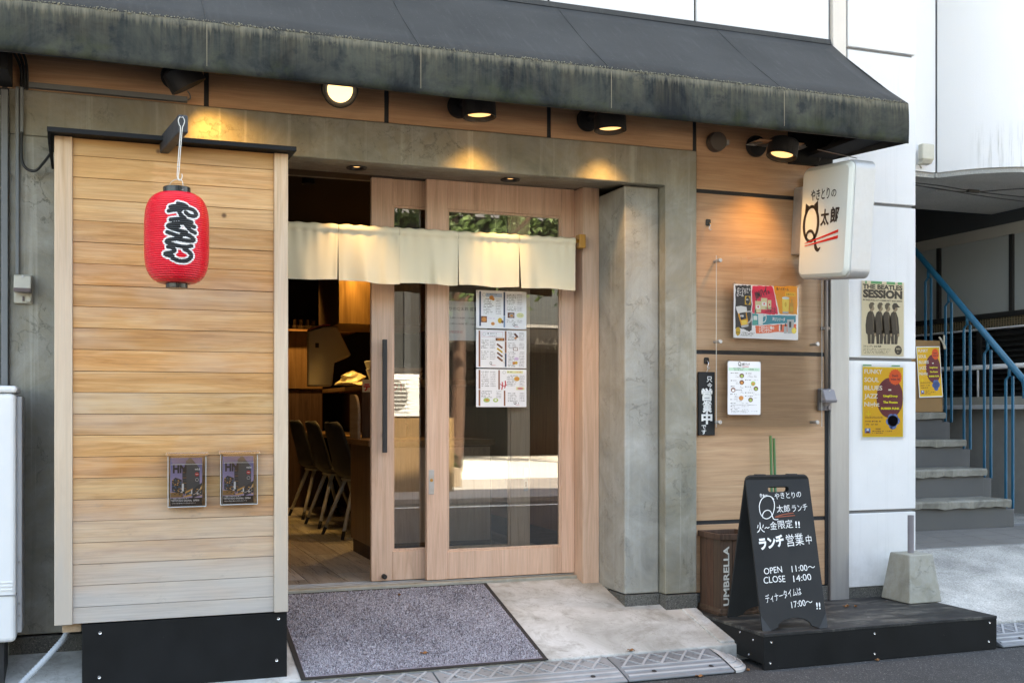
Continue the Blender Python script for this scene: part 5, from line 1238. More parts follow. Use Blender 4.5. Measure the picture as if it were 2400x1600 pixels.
# door mat
mt = thing('door_mat', 'mottled grey violet carpet mat with black rubber border before the doorway', 'mat', (1.39, 5.28, pz(5.28)))
mx0, mx1, my0, my1 = .812, 1.962, 4.838, 5.735
def mz(y): return (pz(y) if y > 4.85 else .079)+.0015
m = MB(); ys = [my0]+list(np.linspace(4.86, my1, 8))
v = []
for y in ys: v += [(mx0, y, mz(y)), (mx1, y, mz(y)), (mx0, y, mz(y)+.004), (mx1, y, mz(y)+.004)]
f = []
for i in range(len(ys)-1):
    a, b = i*4, i*4+4; f += [(a+2, a+3, b+3, b+2), (a, b, b+1, a+1), (a, a+2, b+2, b), (a+1, b+1, b+3, a+3)]
f += [(0, 1, 3, 2), (len(v)-4, len(v)-2, len(v)-1, len(v)-3)]
m.add(v, f); m.build('rubber_backing', M['rubber'], mt)
NB = 52000; rs = np.random.RandomState(5)
bx = rs.uniform(mx0+.026, mx1-.026, NB); by = rs.uniform(my0+.026, my1-.02, NB)
bz = np.where(by > 4.85, .08+.256*(by-4.85), .079)+.0045
an = rs.uniform(0, 2*math.pi, NB); le = rs.uniform(.005, .011, NB); wd = rs.uniform(.0012, .0022, NB); hh_ = rs.uniform(.003, .008, NB)
ox, oy = np.cos(an), np.sin(an)
A = np.stack([bx-oy*wd, by+ox*wd, bz], 1); B = np.stack([bx+oy*wd, by-ox*wd, bz], 1)
Cc = np.stack([bx+ox*le*.5+oy*wd, by+oy*le*.5-ox*wd, bz+hh_+.256*oy*le*.5], 1); D = np.stack([bx+ox*le*.5-oy*wd, by+oy*le*.5+ox*wd, bz+hh_+.256*oy*le*.5], 1)
Ee = np.stack([bx+ox*le, by+oy*le, bz+.5*hh_+.256*oy*le], 1)
V5 = np.stack([A, B, Cc, D, Ee], 1).reshape(-1, 3)-np.array([1.39, 5.28, pz(5.28)])
base = np.arange(NB)*5; Fq = np.stack([base, base+1, base+2, base+3], 1).tolist()+np.stack([base+3, base+2, base+4], 1).tolist()
me = bpy.data.meshes.new('pile'); me.from_pydata(V5.tolist(), [], Fq)
lowf = np.sin(bx*7.1+np.sin(by*5.3)*1.7)+np.sin(by*9.7+bx*3.1)+.8*np.sin(bx*19+by*13)+.6*np.sin(bx*31-by*27)
un = rs.uniform(0, 1, NB)+.055*lowf-.10*np.exp(-((bx-1.25)/.25)**2)*(by > 5.1)
cmi = np.where(un > .56, 0, np.where(un > .22, 1, 2))
for c_ in ((.47, .465, .51), (.305, .30, .335), (.11, .106, .122)): me.materials.append(flat('mat fibre %.3f' % c_[0], c_, .95, spec=.1))
me.polygons.foreach_set('material_index', np.concatenate([cmi, cmi]).tolist()); me.update()
o = bpy.data.objects.new('pile', me); C.objects.link(o); o.parent = mt; tag(o, kind='stuff')
m = MB()
ysb = list(np.linspace(4.866, my1-.016, 8)); ysb = [my0+.02]+ysb
v = [];
for y in ysb: v += [(mx0+.022, y, mz(y)+.0046), (mx1-.022, y, mz(y)+.0046)]
m.add(v, [(2*i, 2*i+1, 2*i+3, 2*i+2) for i in range(len(ysb)-1)]); m.build('pile_base', flat('mat backing weave', (.24, .225, .27), .95), mt)

# fallen leaves
def leaf_at(x, y, z, s, rot, lab):
    t = thing('dry_leaf', lab, 'leaf', (x, y, z), (R(8), R(5), R(rot)), group='dry fallen leaves')
    m = MB(); n_ = 8; v = [(s*(i/n_-.5), w_*s*.22*math.sin(math.pi*i/n_), .004*math.sin(i*1.3)+.004*abs(w_)) for i in range(n_+1) for w_ in (-1, 0, 1)]
    m.add(v, [(3*i+j, 3*i+3+j, 3*i+4+j, 3*i+1+j) for i in range(n_) for j in (0, 1)]); m.build('blade', M['leaf'], t, local=True)
leaf_at(1.40, 4.98, pz(4.98)+.012, .05, 20, 'tan dry leaf lying on the front of the mat'); leaf_at(1.45, 5.63, pz(5.63)+.012, .03, 60, 'small orange leaf at the back of the mat')
leaf_at(2.40, 4.862, .089, .045, 10, 'orange leaf at the kerb edge above the kerb ramps'); leaf_at(2.62, 4.59, .006, .05, 5, 'brown leaf at the foot of the darker kerb ramp'); leaf_at(2.90, 4.62, .006, .035, 40, 'leaf scrap beside the pale corner ramp')
for k, (x, y) in enumerate(((3.80, 5.08), (3.83, 5.10), (3.86, 5.07), (3.72, 5.28), (3.65, 5.12))): leaf_at(x, y, .180, .035, 40*k, ('curled leaf in the middle of the platform', 'second curled leaf in the pile on the platform', 'third curled leaf in the pile on the platform', 'reddish leaf against the dark plinth on the platform', 'small leaf scrap near the foot of the steel post')[k])
leaf_at(3.62, 4.585, .006, .04, 15, 'red brown leaf on the road under the platform edge')

# left edge: white cabinet and grey hose
t = thing('white_cabinet', 'white outdoor unit cut off by the left frame edge', 'outdoor unit', (-.7, 5.08, .2))
MB().box(-1.15, -.324, 4.95, 5.22, .304, 1.312).build('casing', M['whiteplastic'], t, .018, seg=3)
MB().box(-1.155, -.319, 4.945, 5.225, 1.314, 1.343).build('lid', M['whiteplastic'], t, .012, seg=3)
MB().box(-1.15, -.322, 4.9475, 5.0, .492, .498).build('seam', flat('painted shadow gap', (.25, .26, .27), .6), t)  # raised grey strip; the shade of the gap is put into its colour
for z in (.515, .53, .545): MB().box(-.46, -.335, 4.9465, 4.95, z, z+.006).build('rib', M['whiteplastic'], t, .001)
MB().box(-.3235, -.305, 5.02, 5.20, .33, 1.30).build('side_flange', flat('pale grey flange', (.55, .57, .58), .5), t, .003)
for z in (.62, .45, .40): MB().lathe([(.005, 0), (.005, .004)], (-.315, 5.0195, z), 8, M=RX).build('screw', M['zinc'], t)
for x in (-1.05, -.42): MB().box(x, x+.05, 4.98, 5.2, .09, .303).build('foot', M['rubber'], t)
t = thing('flexible_hose', 'grey ribbed hose curving from under the timber screen to the road', 'hose', (-.2, 4.9, .1))
path = smoothline([(-.125, 5.06, .36), (-.136, 5.0, .31), (-.19, 4.95, .252), (-.268, 4.9, .178), (-.33, 4.855, .13), (-.44, 4.80, .11), (-.6, 4.77, .11)], 24)
m = MB(); m.tube(path, [.0125+.0016*math.sin(i*2.1) for i in range(len(path))], 12); m.build('hose', M['hose'], t, smooth=True)

# ------------------------------------------------------------------ right side: neighbour, stairs, railing
nb = thing('neighbouring_building', 'white building with curved upper front and dark soffit at the right', 'building', (6, 7, 0))
pathf = [(4.95, 6.49), (5.3, 6.49), (5.638, 6.50)]; path2 = [(5.655, 6.50), (5.75, 6.37), (5.84, 6.275), (5.96, 6.19), (6.09, 6.13), (6.4, 6.03), (7.0, 5.95), (8.0, 5.92), (9.5, 6.1), (11, 6.8)]
def ribbon(path, z0, z1, thick, mat, name):
    n_ = len(path); m = MB(); v = []
    for i, (x, y) in enumerate(path):
        a, b = path[max(i-1, 0)], path[min(i+1, n_-1)]; d = Vector((b[0]-a[0], b[1]-a[1])).normalized(); nx, ny = -d.y*thick, d.x*thick
        v += [(x, y, z0), (x, y, z1), (x+nx, y+ny, z0), (x+nx, y+ny, z1)]
    f = []
    for i in range(n_-1): a, b = 4*i, 4*i+4; f += [(a, b, b+1, a+1), (a+2, a+3, b+3, b+2), (a, a+2, b+2, b), (a+1, b+1, b+3, a+3)]
    f += [(0, 1, 3, 2), (4*n_-4, 4*n_-2, 4*n_-1, 4*n_-3)]
    m.add(v, f); return m.build(name, mat, nb, smooth=False)
ribbon(pathf, 2.96, 13, .25, M['white_curve'], 'fascia'); o = ribbon([(p.x, p.y) for p in smoothline([(a, b, 0) for a, b in path2], 6)], 2.96, 13, .25, M['white_curve'], 'curved_fascia')
ribbon([(5.60, 6.512), (5.70, 6.512)], 2.97, 13, .2, M['greyjoint'], 'joint')
ribbon([(p.x, p.y+.02) for p in smoothline([(a, b, 0) for a, b in pathf+path2], 6)], 2.925, 2.958, .03, M['soffit'], 'drip_edge')
sp = [(4.5, 7.45), (4.5, 6.52)]+[(p.x, p.y+.06) for p in smoothline([(a, b, 0) for a, b in path2], 4)]+[(11, 7.45)]
m = MB(); m.extr(sp, 'z', 2.935, 2.957); o = m.build('soffit', M['soffit'], nb)
MB().lathe([(.055, -.012), (.07, -.006), (.07, .0), (.06, .0)], (6.05, 6.95, 2.934), 24).build('soffit_disc', M['soffit'], nb)
MB().box(4.5, 11, 7.455, 7.6, 2.935, 3.6).build('soffit_edge', M['soffit'], nb)
MB().box(4.5, 11, 7.6, 10.2, 3.35, 3.6).build('inner_soffit', M['beamgrey'], nb)
MB().box(4.47, 7.4, 10.0, 10.2, .3, 3.4).build('rear_wall', M['plaster'], nb)
MB().box(7.2, 7.4, 6.6, 10.0, .3, 1.36).build('base_wall', M['plaster'], nb)
MB().box(7.19, 7.42, 6.6, 10.0, 2.83, 3.38).build('beam', M['beamgrey'], nb, .004)
MB().box(7.195, 7.42, 6.6, 10.0, 2.735, 2.83).build('pale_band', M['palewall'], nb)
for a, b in ((6.6, 7.36), (7.40, 8.23), (8.27, 9.15), (9.19, 10.0)): MB().box(7.21, 7.225, a, b, 2.09, 2.734).build('milky_pane', M['polycarb'], nb)
for y in (7.36, 8.23, 9.15): MB().box(7.185, 7.24, y, y+.04, 2.09, 2.734).build('mullion', M['louver'], nb)
MB().box(7.18, 7.24, 6.6, 10.0, 2.045, 2.089).build('black_rail', M['louver'], nb, .003)
MB().box(7.205, 7.22, 6.6, 10.0, 1.965, 2.044).build('wired_glass', M['gridglass'], nb)
m = MB()
for k in range(110): m.box(7.200, 7.2045, 6.6+k*.03, 6.605+k*.03, 1.967, 2.043)
for z in (1.985, 2.003, 2.022): m.box(7.2, 7.2043, 6.6, 9.9, z, z+.003)
m.build('glass_wire', flat('brass wire', (.22, .16, .09), .4), nb)
MB().box(7.17, 7.235, 6.6, 10.0, 1.948, 1.962).build('white_strip', M['whitepipe'], nb)
MB().box(7.26, 7.3, 6.6, 10.0, 1.37, 1.947).build('louver_back', M['louver'], nb)
for (a, b) in ((6.62, 7.72), (7.78, 8.9)):
    for z in [1.385+.046*k for k in range(5)]+[1.665+.046*k for k in range(6)]:
        MB().add([(7.20, a, z), (7.20, b, z), (7.255, b, z+.034), (7.255, a, z+.034), (7.20, a, z-.006), (7.20, b, z-.006), (7.255, b, z+.028), (7.255, a, z+.028)], [(0, 3, 2, 1), (4, 5, 6, 7), (0, 1, 5, 4), (2, 3, 7, 6), (0, 4, 7, 3), (1, 2, 6, 5)]).build('louver_slat', M['louver'], nb)
MB().box(7.19, 7.26, 7.725, 7.775, 1.37, 1.947).build('louver_post', M['louver'], nb)
MB().tube([(7.10, 6.6, 1.622), (7.10, 9.9, 1.622)], .022, 10).build('white_pipe', M['whitepipe'], nb, smooth=True)
MB().tube([(7.10, 7.66, 1.36), (7.10, 7.66, 1.61)], .010, 8).build('white_pipe', M['whitepipe'], nb, smooth=True)
MB().box(7.08, 7.255, 6.6, 10.0, 1.30, 1.368).build('kerb_cap', M['palewall'], nb, .006)
MB().box(7.06, 7.2, 6.6, 10.0, 1.262, 1.299).build('kerb_line', M['whitepipe'], nb, .004)
MB().box(7.4, 20, 6.6, 15, 0, 13).build('main_block', M['white'], nb)
MB().box(4.92, 20, 10.25, 15, 3.61, 13).build('upper_block', M['white'], nb)
t = thing('flood_lamp', 'small beige flood lamp under the joint of the curved white front', 'lamp', (5.50, 6.45, 3.0))
MB().box(5.44, 5.55, 6.40, 6.45, 3.02, 3.135).build('body', M['beigeplastic'], t, .012, seg=3); MB().extr([(6.40, 3.022), (6.45, 3.022), (6.47, 2.995), (6.42, 2.998)], 'x', 5.455, 5.535).build('visor', M['beigeplastic'], t); MB().tube(smoothline([(5.48, 6.47, 3.02), (5.47, 6.46, 2.99), (5.49, 6.47, 2.975)]), .006, 6).build('bracket', M['beigeplastic'], t)
for k, (pts, lb) in enumerate((([(5.3, 6.62, 2.905), (5.75, 6.6, 2.893), (6.1, 6.6, 2.872), (6.6, 6.6, 2.862), (7.4, 6.6, 2.86)], 'upper black overhead cable under the white soffit'), ([(5.3, 6.58, 2.885), (5.7, 6.56, 2.862), (6.1, 6.56, 2.835), (6.6, 6.56, 2.82), (7.4, 6.56, 2.83)], 'lower black overhead cable under the white soffit'), ([(5.5, 6.64, 2.90), (5.85, 6.62, 2.868), (6.1, 6.6, 2.871), (6.35, 6.55, 2.895), (7.0, 6.4, 2.95)], 'black overhead cable with a splice that climbs to the right'))):
    t = thing('overhead_cable', lb, 'cable', (6, 6.6, 2.87), group='overhead cables at the right'); MB().tube(smoothline(pts, 6), .0042, 6).build('strand', M['cable'], t, smooth=True)
    if k == 2: MB().box(6.02, 6.12, 6.585, 6.615, 2.862, 2.884).build('splice', M['cable'], t, .003)
# tiled landing
tl_ = structure(MB().extr([(5.9, .2), (5.9, .3515), (6.6, .3965), (6.6, .2)], 'x', 4.485, 7.19).build('landing', M['greyjoint']))
for r_ in range(4):
    for c_ in range(9):
        ya, yb = 5.905+r_*.152, 5.905+r_*.152+.147; xa = 4.49+c_*.30; za = .3515+.0643*(ya-5.9)
        m = MB(); m.add([(x, y, z) for z in (za-.01, ) for y in (ya, yb) for x in (xa, xa+.295)]+[(x, y, .3515+.0643*(y-5.9)+.004) for y in (ya, yb) for x in (xa, xa+.295)], [(4, 5, 7, 6), (0, 1, 5, 4), (1, 3, 7, 5), (3, 2, 6, 7), (2, 0, 4, 6)]); m.build('paving_tile', M['tiledark'], tl_)
# stairs
st = thing('concrete_stairs', 'grey outdoor stairs with rough concrete treads beside the white pillar', 'stairs', (5.6, 6.6, .39))
for k in range(10):
    y = 6.46+k*.268; zt = .600+k*.2115; zb = .39 if k == 0 else .30; xr = 6.262+k*.041
    MB().box(4.55, xr-.01, y, y+.30, zb, zt-.055).build('riser', M['greystair'], st, .004)
    MB().box(xr+.0-.009, xr+.075, y+.01, y+.30, zb, zt-.075).build('stringer_block', M['greystair'], st, .008)
    m = MB(); nx = 26; v = []; rr_ = random.Random(k)
    for i in range(nx+1):
        x = 4.55+(xr-4.55)*i/nx; j = rr_.uniform(-.010, .008); v += [(x, y-.028+j, zt-.054+rr_.uniform(-.010, .006)), (x, y-.032+j, zt-.012), (x, y-.022+j, zt), (x, y+.275, zt), (x, y+.275, zt-.054)]
    f = [(i*5+a, i*5+a+1, i*5+6+a, i*5+5+a) for i in range(nx) for a in range(4)]+[(i*5+4, i*5, i*5+5, i*5+9) for i in range(nx)]+[(0, 4, 3, 2, 1), tuple(nx*5+a for a in range(5))]
    m.add(v, f); o = m.build('tread_slab', M['stair_conc'], st); fix_normals(o)
rl = thing('stair_railing', 'bright blue tubular railing with paired balusters along the outdoor stairs', 'railing', (6.4, 6.9, .6))
def rp(y): k = (y-6.392)/(7.755-6.392); return (6.355+.165*k, 1.463+1.144*k)
A_ = (rp(6.392)[0], 6.392, rp(6.392)[1]); B_ = (rp(8.6)[0], 8.6, rp(8.6)[1])
MB().tube([A_, B_], .0245, 14).build('handrail', M['blue'], rl, smooth=True)
MB().tube([(A_[0], A_[1]+.003, A_[2]+.02), (A_[0]-.003, A_[1]-.012, A_[2]-.05), (A_[0]-.003, A_[1]-.012, A_[2]-.125)], .0225, 14).build('rail_end', M['blue'], rl, smooth=False)
for k, y in enumerate((6.56, 6.81, 7.06, 7.30, 7.575, 7.84, 8.1)):
    x, z = rp(y); zb_ = .52+max(0, round((y-6.56)/.268))*.2115
    m = MB(); m.tube([(x, y, z), (x, y, z-.10)], .0115, 8)
    m.build('stem', M['blue'], rl, smooth=True)
    for s in (-1, 1):
        off = -.034 if s < 0 else .034; zt_ = z-.10 if s < 0 else z-.125
        m = MB(); m.box(x-.0045, x+.0045, y+off-.011, y+off+.011, zb_, zt_); m.build('baluster', M['blue'], rl)
        m = MB(); m.add([(x-.0045, y+off*.1-.009, z-.095), (x+.0045, y+off*.1-.009, z-.095), (x+.0045, y+off*.1+.009, z-.095), (x-.0045, y+off*.1+.009, z-.095), (x-.0045, y+off-.011, zt_), (x+.0045, y+off-.011, zt_), (x+.0045, y+off+.011, zt_), (x-.0045, y+off+.011, zt_)], [(0, 1, 5, 4), (1, 2, 6, 5), (2, 3, 7, 6), (3, 0, 4, 7)]); m.build('yoke', M['blue'], rl)
# cardboard with poster and peg
t = thing('cardboard_sheet', 'brown cardboard sheet propped on the outdoor stairs', 'cardboard', (5.9, 7.262, 1.238), (R(-3), 0, R(2)))
MB().box(0, .49, 0, .008, 0, .578).build('sheet', M['cardboard'], t, .002, local=True)
t = thing('event_poster', 'yellow music night poster taped on the cardboard on the stairs', 'poster', (6.142, 7.262, 1.352), (R(-3), R(-2), R(2)))
m = MB(); n_ = 14; W, H = .242, .41
MB().box(0, W, 0, .0008, 0, H).build('sheet', M['paper'], t, local=True); p = Print(FRONT, .0005)
def inset(): funky(p, W*.95, H*.96)
p.M = FRONT @ Matrix.Translation((W*.025, H*.02, 0)); inset(); p.build('print', t)
t = thing('clothes_peg', 'grey plastic peg clipped on the cardboard corner', 'peg', (6.36, 7.235, 1.80), (0, R(-18), 0))
for s in (-1, 1): MB().extr([(0, -.06), (s*.010, -.055), (s*.008, -.01), (s*.030, .045), (s*.020, .055), (s*.002, .0)], 'y', 0, .012).build('arm', M['beigeplastic'], t, .002, local=True)
# ------------------------------------------------------------------ inside the shop
wt = thing('end_cabinet', 'oak end cabinet just inside the open doorway', 'cabinet', (1.85, 6.9, .33))
MB().box(1.535, 2.3, 6.625, 7.23, .42, 1.03).build('carcass', M['innerwood'], wt, .003); MB().box(1.515, 2.32, 6.61, 7.235, 1.031, 1.066).build('top', M['counterwood'], wt, .003); MB().box(1.55, 2.3, 6.64, 7.22, .33, .419).build('plinth', M['darkwood'], wt)
MB().box(1.56, 2.29, 6.618, 6.6245, .44, 1.02).build('door_panel', M['doorwood'], wt, .002)
t = thing('round_partition', 'pale board with rounded top standing on the end cabinet', 'partition', (1.53, 7.0, 1.067))
MB().extr([(6.99, 1.067), (6.99, 1.22)]+[(6.87+.12+.14-.14*math.cos(a), 1.22+.13*math.sin(a)) for a in np.linspace(.1, math.pi/2, 8)]+[(7.235, 1.35), (7.235, 1.067)], 'x', 1.53, 1.548).build('board', M['blockwood'], t, .002)
for k in range(3):
    t = thing('stacked_bowl', ('lowest dark bowl of the stack on the end cabinet', 'middle dark bowl of the stack on the end cabinet', 'top dark bowl of the stack on the end cabinet')[k], 'bowl', (1.62, 6.72, 1.067+k*.034), group='dark bowls on the cabinet')
    MB().lathe([(.03, 0), (.045, .004), (.062, .05), (.058, .05), (.042, .01), (.0, .008)], (0, 0, 0), 24).build('bowl', M['bowl'], t, smooth=True, local=True)
ct = thing('dining_counter', 'long timber dining counter inside the shop', 'counter', (1.9, 9, .33))
MB().box(1.78, 2.22, 7.24, 10.9, 1.02, 1.055).build('top', M['counterwood'], ct, .004); MB().box(2.18, 2.22, 7.24, 10.9, .33, 1.019).build('front_panel', M['darkwood'], ct); MB().box(2.221, 2.26, 7.24, 10.9, .33, 1.42).build('riser_panel', M['darkwood'], ct); MB().box(2.0, 2.5, 7.24, 10.9, 1.421, 1.455).build('upper_shelf', M['counterwood'], ct, .003)
t, p = sheet('takeout_card', 'white card with red character hanging from the shelf inside', 'card', 1.648, 7.39, 1.372, .30, .084); p.text('テイクアウト', .008, .012, .055, redp, 2, w=.285, bold=.05); p.build('print', t)
MB().box(0, .3, .001, .02, -.31, 0).build('prop', M['darkwood'], t, local=True)
# chairs
def make_chair():
    t = thing('dining_chair', '', 'chair', (0, 0, .33), group='dark shell chairs at the counter')
    m = MB(); nu, nv = 14, 22; v = []
    prof = smoothline([(.24, 0, .435), (.18, 0, .44), (.02, 0, .425), (-.10, 0, .43), (-.165, 0, .475), (-.20, 0, .60), (-.245, 0, .76), (-.265, 0, .83)], 4)
    n_ = len(prof)
    for i, q_ in enumerate(prof):
        s = i/(n_-1); hw = .235 if s < .45 else .235-.085*((s-.45)/.55)**1.6
        if s < .08: hw *= .85+.15*s/.08
        if s > .93: hw *= 1-.35*(s-.93)/.07
        for j in range(nu+1):
            u = 2*j/nu-1; c_ = u*u
            v.append((q_.x+(.05*c_ if s > .5 else 0), u*hw, q_.z+(.03*c_ if s <= .5 else 0)))
    w = nu+1; m.add(v, [(i*w+j, i*w+j+1, (i+1)*w+j+1, (i+1)*w+j) for i in range(n_-1) for j in range(nu)])
    o = m.build('shell', M['chairshell'], t, smooth=True, local=True); s_ = o.modifiers.new('solid', 'SOLIDIFY'); s_.thickness = .012; s_.offset = -1
    m = MB(); m.extr(rrect(.30, .34, .06, 4), 'z', .448, .462); m.build('seat_pad', flat('brown seat pad', (.10, .06, .035), .8), t, local=True)
    MB().box(-.11, .13, -.13, .13, .405, .42).build('seat_frame', M['chairleg'], t, local=True)
    for sx_ in (-1, 1):
        for sy_ in (-1, 1):
            a = Vector((.09*sx_, .10*sy_, .41)); b = Vector((.225*sx_, .215*sy_, 0)); d_ = b-a
            l_ = MB().tube([a, a+d_*.86], [.017, .013], 10).build('leg', M['chairleg'], t, smooth=True, local=True); MB().tube([a+d_*.86, b], [.0135, .0115], 10).build('leg_tip', M['rubber'], l_, smooth=True, local=True)
    return t
ch0 = make_chair()
for k, (x, y, rz, lb) in enumerate(((1.80, 8.1, 8, 'dark shell chair at the counter nearest the door'), (1.80, 8.9, 4, 'dark shell chair second from the door at the counter'), (1.80, 9.7, 6, 'dark shell chair third from the door, half behind the screen'))):
    c_ = ch0 if k == 0 else copy_tree(ch0); c_.location = (x, y, .33); c_.rotation_euler = (0, 0, R(rz)); c_['label'] = lb
hd = thing('wood_hood', 'hanging oak box lit by two warm spots inside the shop', 'hood', (2.1, 9, 1.95)); MB().box(1.815, 2.7, 9.0, 9.9, 1.955, 2.75).build('box', M['innerwood'], hd, .003)
for k, (x, y) in enumerate(((1.845, 8.90), (1.985, 8.90))):
    t = thing('ceiling_spot', ('left warm ceiling spot shining on the hanging oak box', 'right warm ceiling spot shining on the hanging oak box')[k], 'spotlight', (x, y, 2.70), group='ceiling spots inside the shop')
    MB().lathe([(.037, .04), (.037, -.06), (.04, -.06), (.04, .049)], (0, 0, 0), 20, caps=(False, True)).build('housing', M['blackmetal'], t, local=True); MB().lathe([(.036, .03), (.0, .0295)], (0, 0, 0), 20).build('lens', M['lensdim'], t, local=True)
    l = bpy.data.lights.new('ceiling_spot_beam', 'SPOT'); l.energy = 7; l.color = (1, .60, .18); l.spot_size = R(46); l.spot_blend = .5; l.shadow_soft_size = .02
    lo = bpy.data.objects.new('beam', l); C.objects.link(lo); lo.parent = t; lo.location = (0, 0, -.065); lo.rotation_euler = (R(5), 0, 0)
for k, (x, y, e_) in enumerate(((1.75, 10.2, 10), (2.05, 8.1, 7), (2.8, 7.2, .8), (1.2, 6.9, 2.2), (1.25, 8.6, 2.5))):  # five unseen spots, added to brighten the counter, aisle and floor
    t = thing('ceiling_spot', ('added unseen warm ceiling spot over the far end of the counter', 'added unseen warm ceiling spot over the near end of the counter', 'added unseen warm ceiling spot behind the doors', 'added unseen warm ceiling spot over the aisle just inside the doorway', 'added unseen warm ceiling spot over the aisle behind the chairs')[k], 'spotlight', (x, y, 2.70), group='ceiling spots inside the shop')
    MB().lathe([(.037, .04), (.037, -.06), (.04, -.06), (.04, .049)], (0, 0, 0), 20, caps=(False, True)).build('housing', M['blackmetal'], t, local=True); MB().lathe([(.036, .03), (.0, .0295)], (0, 0, 0), 20).build('lens', M['lensdim'], t, local=True)
    l = bpy.data.lights.new('ceiling_spot_beam', 'SPOT'); l.energy = e_; l.color = (1, .62, .25); l.spot_size = R(100); l.spot_blend = .7; l.shadow_soft_size = .04
    lo = bpy.data.objects.new('beam', l); C.objects.link(lo); lo.parent = t; lo.location = (0, 0, -.065)
t = thing('back_cupboard', 'oak back cupboard with glass shelf at the far end of the shop', 'cupboard', (1.6, 10.9, .33))
MB().box(.9, 2.0, 10.7, 11.19, 1.46, 2.0).build('door_panel', M['innerwood'], t, .003); MB().box(.9, 2.0, 10.72, 11.19, .33, 1.455).build('base', M['darkwood'], t); MB().box(.9, 2.3, 10.6, 11.19, 2.001, 2.02).build('shelf', M['counterwood'], t)
rg = random.Random(8)
for k in range(9):
    t = thing('drinking_glass', ('first', 'second', 'third', 'fourth', 'fifth', 'sixth', 'seventh', 'eighth', 'ninth')[k]+' clear glass from the left in the row on the high shelf inside', 'glass', (1.55+k*.062, 10.72, 2.0205), group='glasses on the high shelf'); MB().lathe([(.022, 0), (.026, .10), (.0245, .10), (.021, .006)], (0, 0, 0), 14).build('glass', M['clearbox'], t, local=True)
t = thing('glass_tray', 'clear tray of glasses on the high shelf inside the shop', 'tray', (1.9, 10.62, 2.0205)); MB().box(-.25, .2, -.02, .0, 0, .035).build('tray', M['clearbox'], t, local=True)
t = thing('drink_dispenser', 'beige drink dispenser standing on the upper shelf inside', 'dispenser', (1.8, 9.45, 1.4555), (0, 0, R(-8)))
MB().extr([(-.16, 0), (-.16, .46), (-.02, .50), (.08, .50), (.20, .26), (.06, .20), (.04, .0)], 'y', -.12, .14).build('body', M['appliance'], t, .012, local=True)
MB().extr([(-.155, .465), (-.02, .508), (.09, .508), (.09, .52), (-.03, .52), (-.16, .478)], 'y', -.10, .12).build('red_lid', flat('red lid', (.35, .02, .015), .4), t, local=True)
MB().box(-.10, -.07, -.1215, -.1195, .32, .36).build('button', M['rubber'], t, local=True)
t = thing('tablet_stand', 'pale tablet on a stand on the upper shelf inside', 'tablet', (2.06, 8.75, 1.4555), (0, R(-20), 0)); MB().box(-.006, .006, -.09, .09, .04, .20).build('screen', M['whiteplastic'], t, .003, local=True); MB().box(-.03, -.006, -.03, .03, 0, .14).build('stand', M['whiteplastic'], t, .003, local=True)
t = thing('plastic_bag', 'crumpled clear plastic bag on the upper shelf inside', 'bag', (1.93, 9.0, 1.4555))
m = MB(); rbg = random.Random(2); m.lathe([(.12*(1-(k/6)**2)**.5*rbg.uniform(.85, 1.1)+.005, .11*k/6) for k in range(7)], (0, 0, 0), 13); m.v = [(x*rbg.uniform(.85, 1.15), y*rbg.uniform(.85, 1.15), z*rbg.uniform(.9, 1.1)) for x, y, z in m.v]; m.build('bag', flat('milky film', (.62, .55, .38), .3), t, local=True)
t = thing('food_tray_stack', 'stack of clear food trays on the upper shelf inside', 'trays', (2.12, 8.25, 1.4555))
for k in range(3): MB().extr([(-.12, .01+k*.035), (-.135, .04+k*.035), (.135, .04+k*.035), (.12, .01+k*.035)], 'y', -.2, .2).build('tray', flat('pale tray', (.42, .38, .32), .4), t, local=True)
for k, (y, lb) in enumerate(((7.75, 'chopstick cup on the counter nearest the door'), (8.75, 'chopstick cup farther along the counter'))):
    t = thing('chopstick_cup', lb, 'cup', (2.02, y, 1.0555), group='chopstick cups on the counter'); MB().lathe([(.034, 0), (.038, .10), (.035, .10), (.031, .006)], (0, 0, 0), 18).build('cup', M['counterwood'], t, smooth=True, local=True)
    m = MB(); [m.tube([(.008*math.cos(a), .008*math.sin(a), .01), (.026*math.cos(a*1.7), .026*math.sin(a*1.7), .23)], .003, 5) for a in np.linspace(0, 6, 12)]; m.build('chopsticks', M['chairshell'], t, local=True)
    t = thing('sauce_bottle', ('dark sauce bottle with red cap beside the nearer chopstick cup', 'dark sauce bottle with red cap beside the farther chopstick cup')[k], 'bottle', (2.0, y+.14, 1.0555), group='sauce bottles on the counter'); MB().lathe([(.024, 0), (.026, .08), (.012, .105)], (0, 0, 0), 16).build('body', M['darkwood'], t, smooth=True, local=True); MB().lathe([(.012, .1055), (.012, .13), (.006, .14)], (0, 0, 0), 12).build('cap', flat('red cap', (.45, .02, .015), .4), t, local=True)

# ------------------------------------------------------------------ other side of the street, seen only in the glass
op = thing('opposite_house', 'dark timber house across the street seen in the door glass', 'house', (8, -19, 0))
MB().box(-6, 26, -24, -17.5, 0, 6.5).build('wall', flat('dark stained facade', (.018, .016, .014), .8), op); MB().extr([(-24.5, 6.5), (-17.0, 6.5), (-20.5, 8.6)], 'x', -7, 27).build('roof', flat('grey roof tile', (.10, .10, .105), .6), op)
MB().box(-6, 26, -17.49, -13.9, 2.9, 3.05).build('shading_eave', flat('dark eave', (.04, .035, .03), .7), op)  # added overhang, drawn out far so its shadow darkens the ground floor front
for k in range(7): w_ = MB().box(-4+k*3.6, -2.2+k*3.6, -17.52, -17.47, 3.6, 5.2).build('window', flat('window frame grey', (.25, .25, .25), .5), op); MB().box(-3.9+k*3.6, -2.3+k*3.6, -17.465, -17.46, 3.7, 5.1).build('pane', flat('dark pane', (.05, .06, .07), .1), w_)
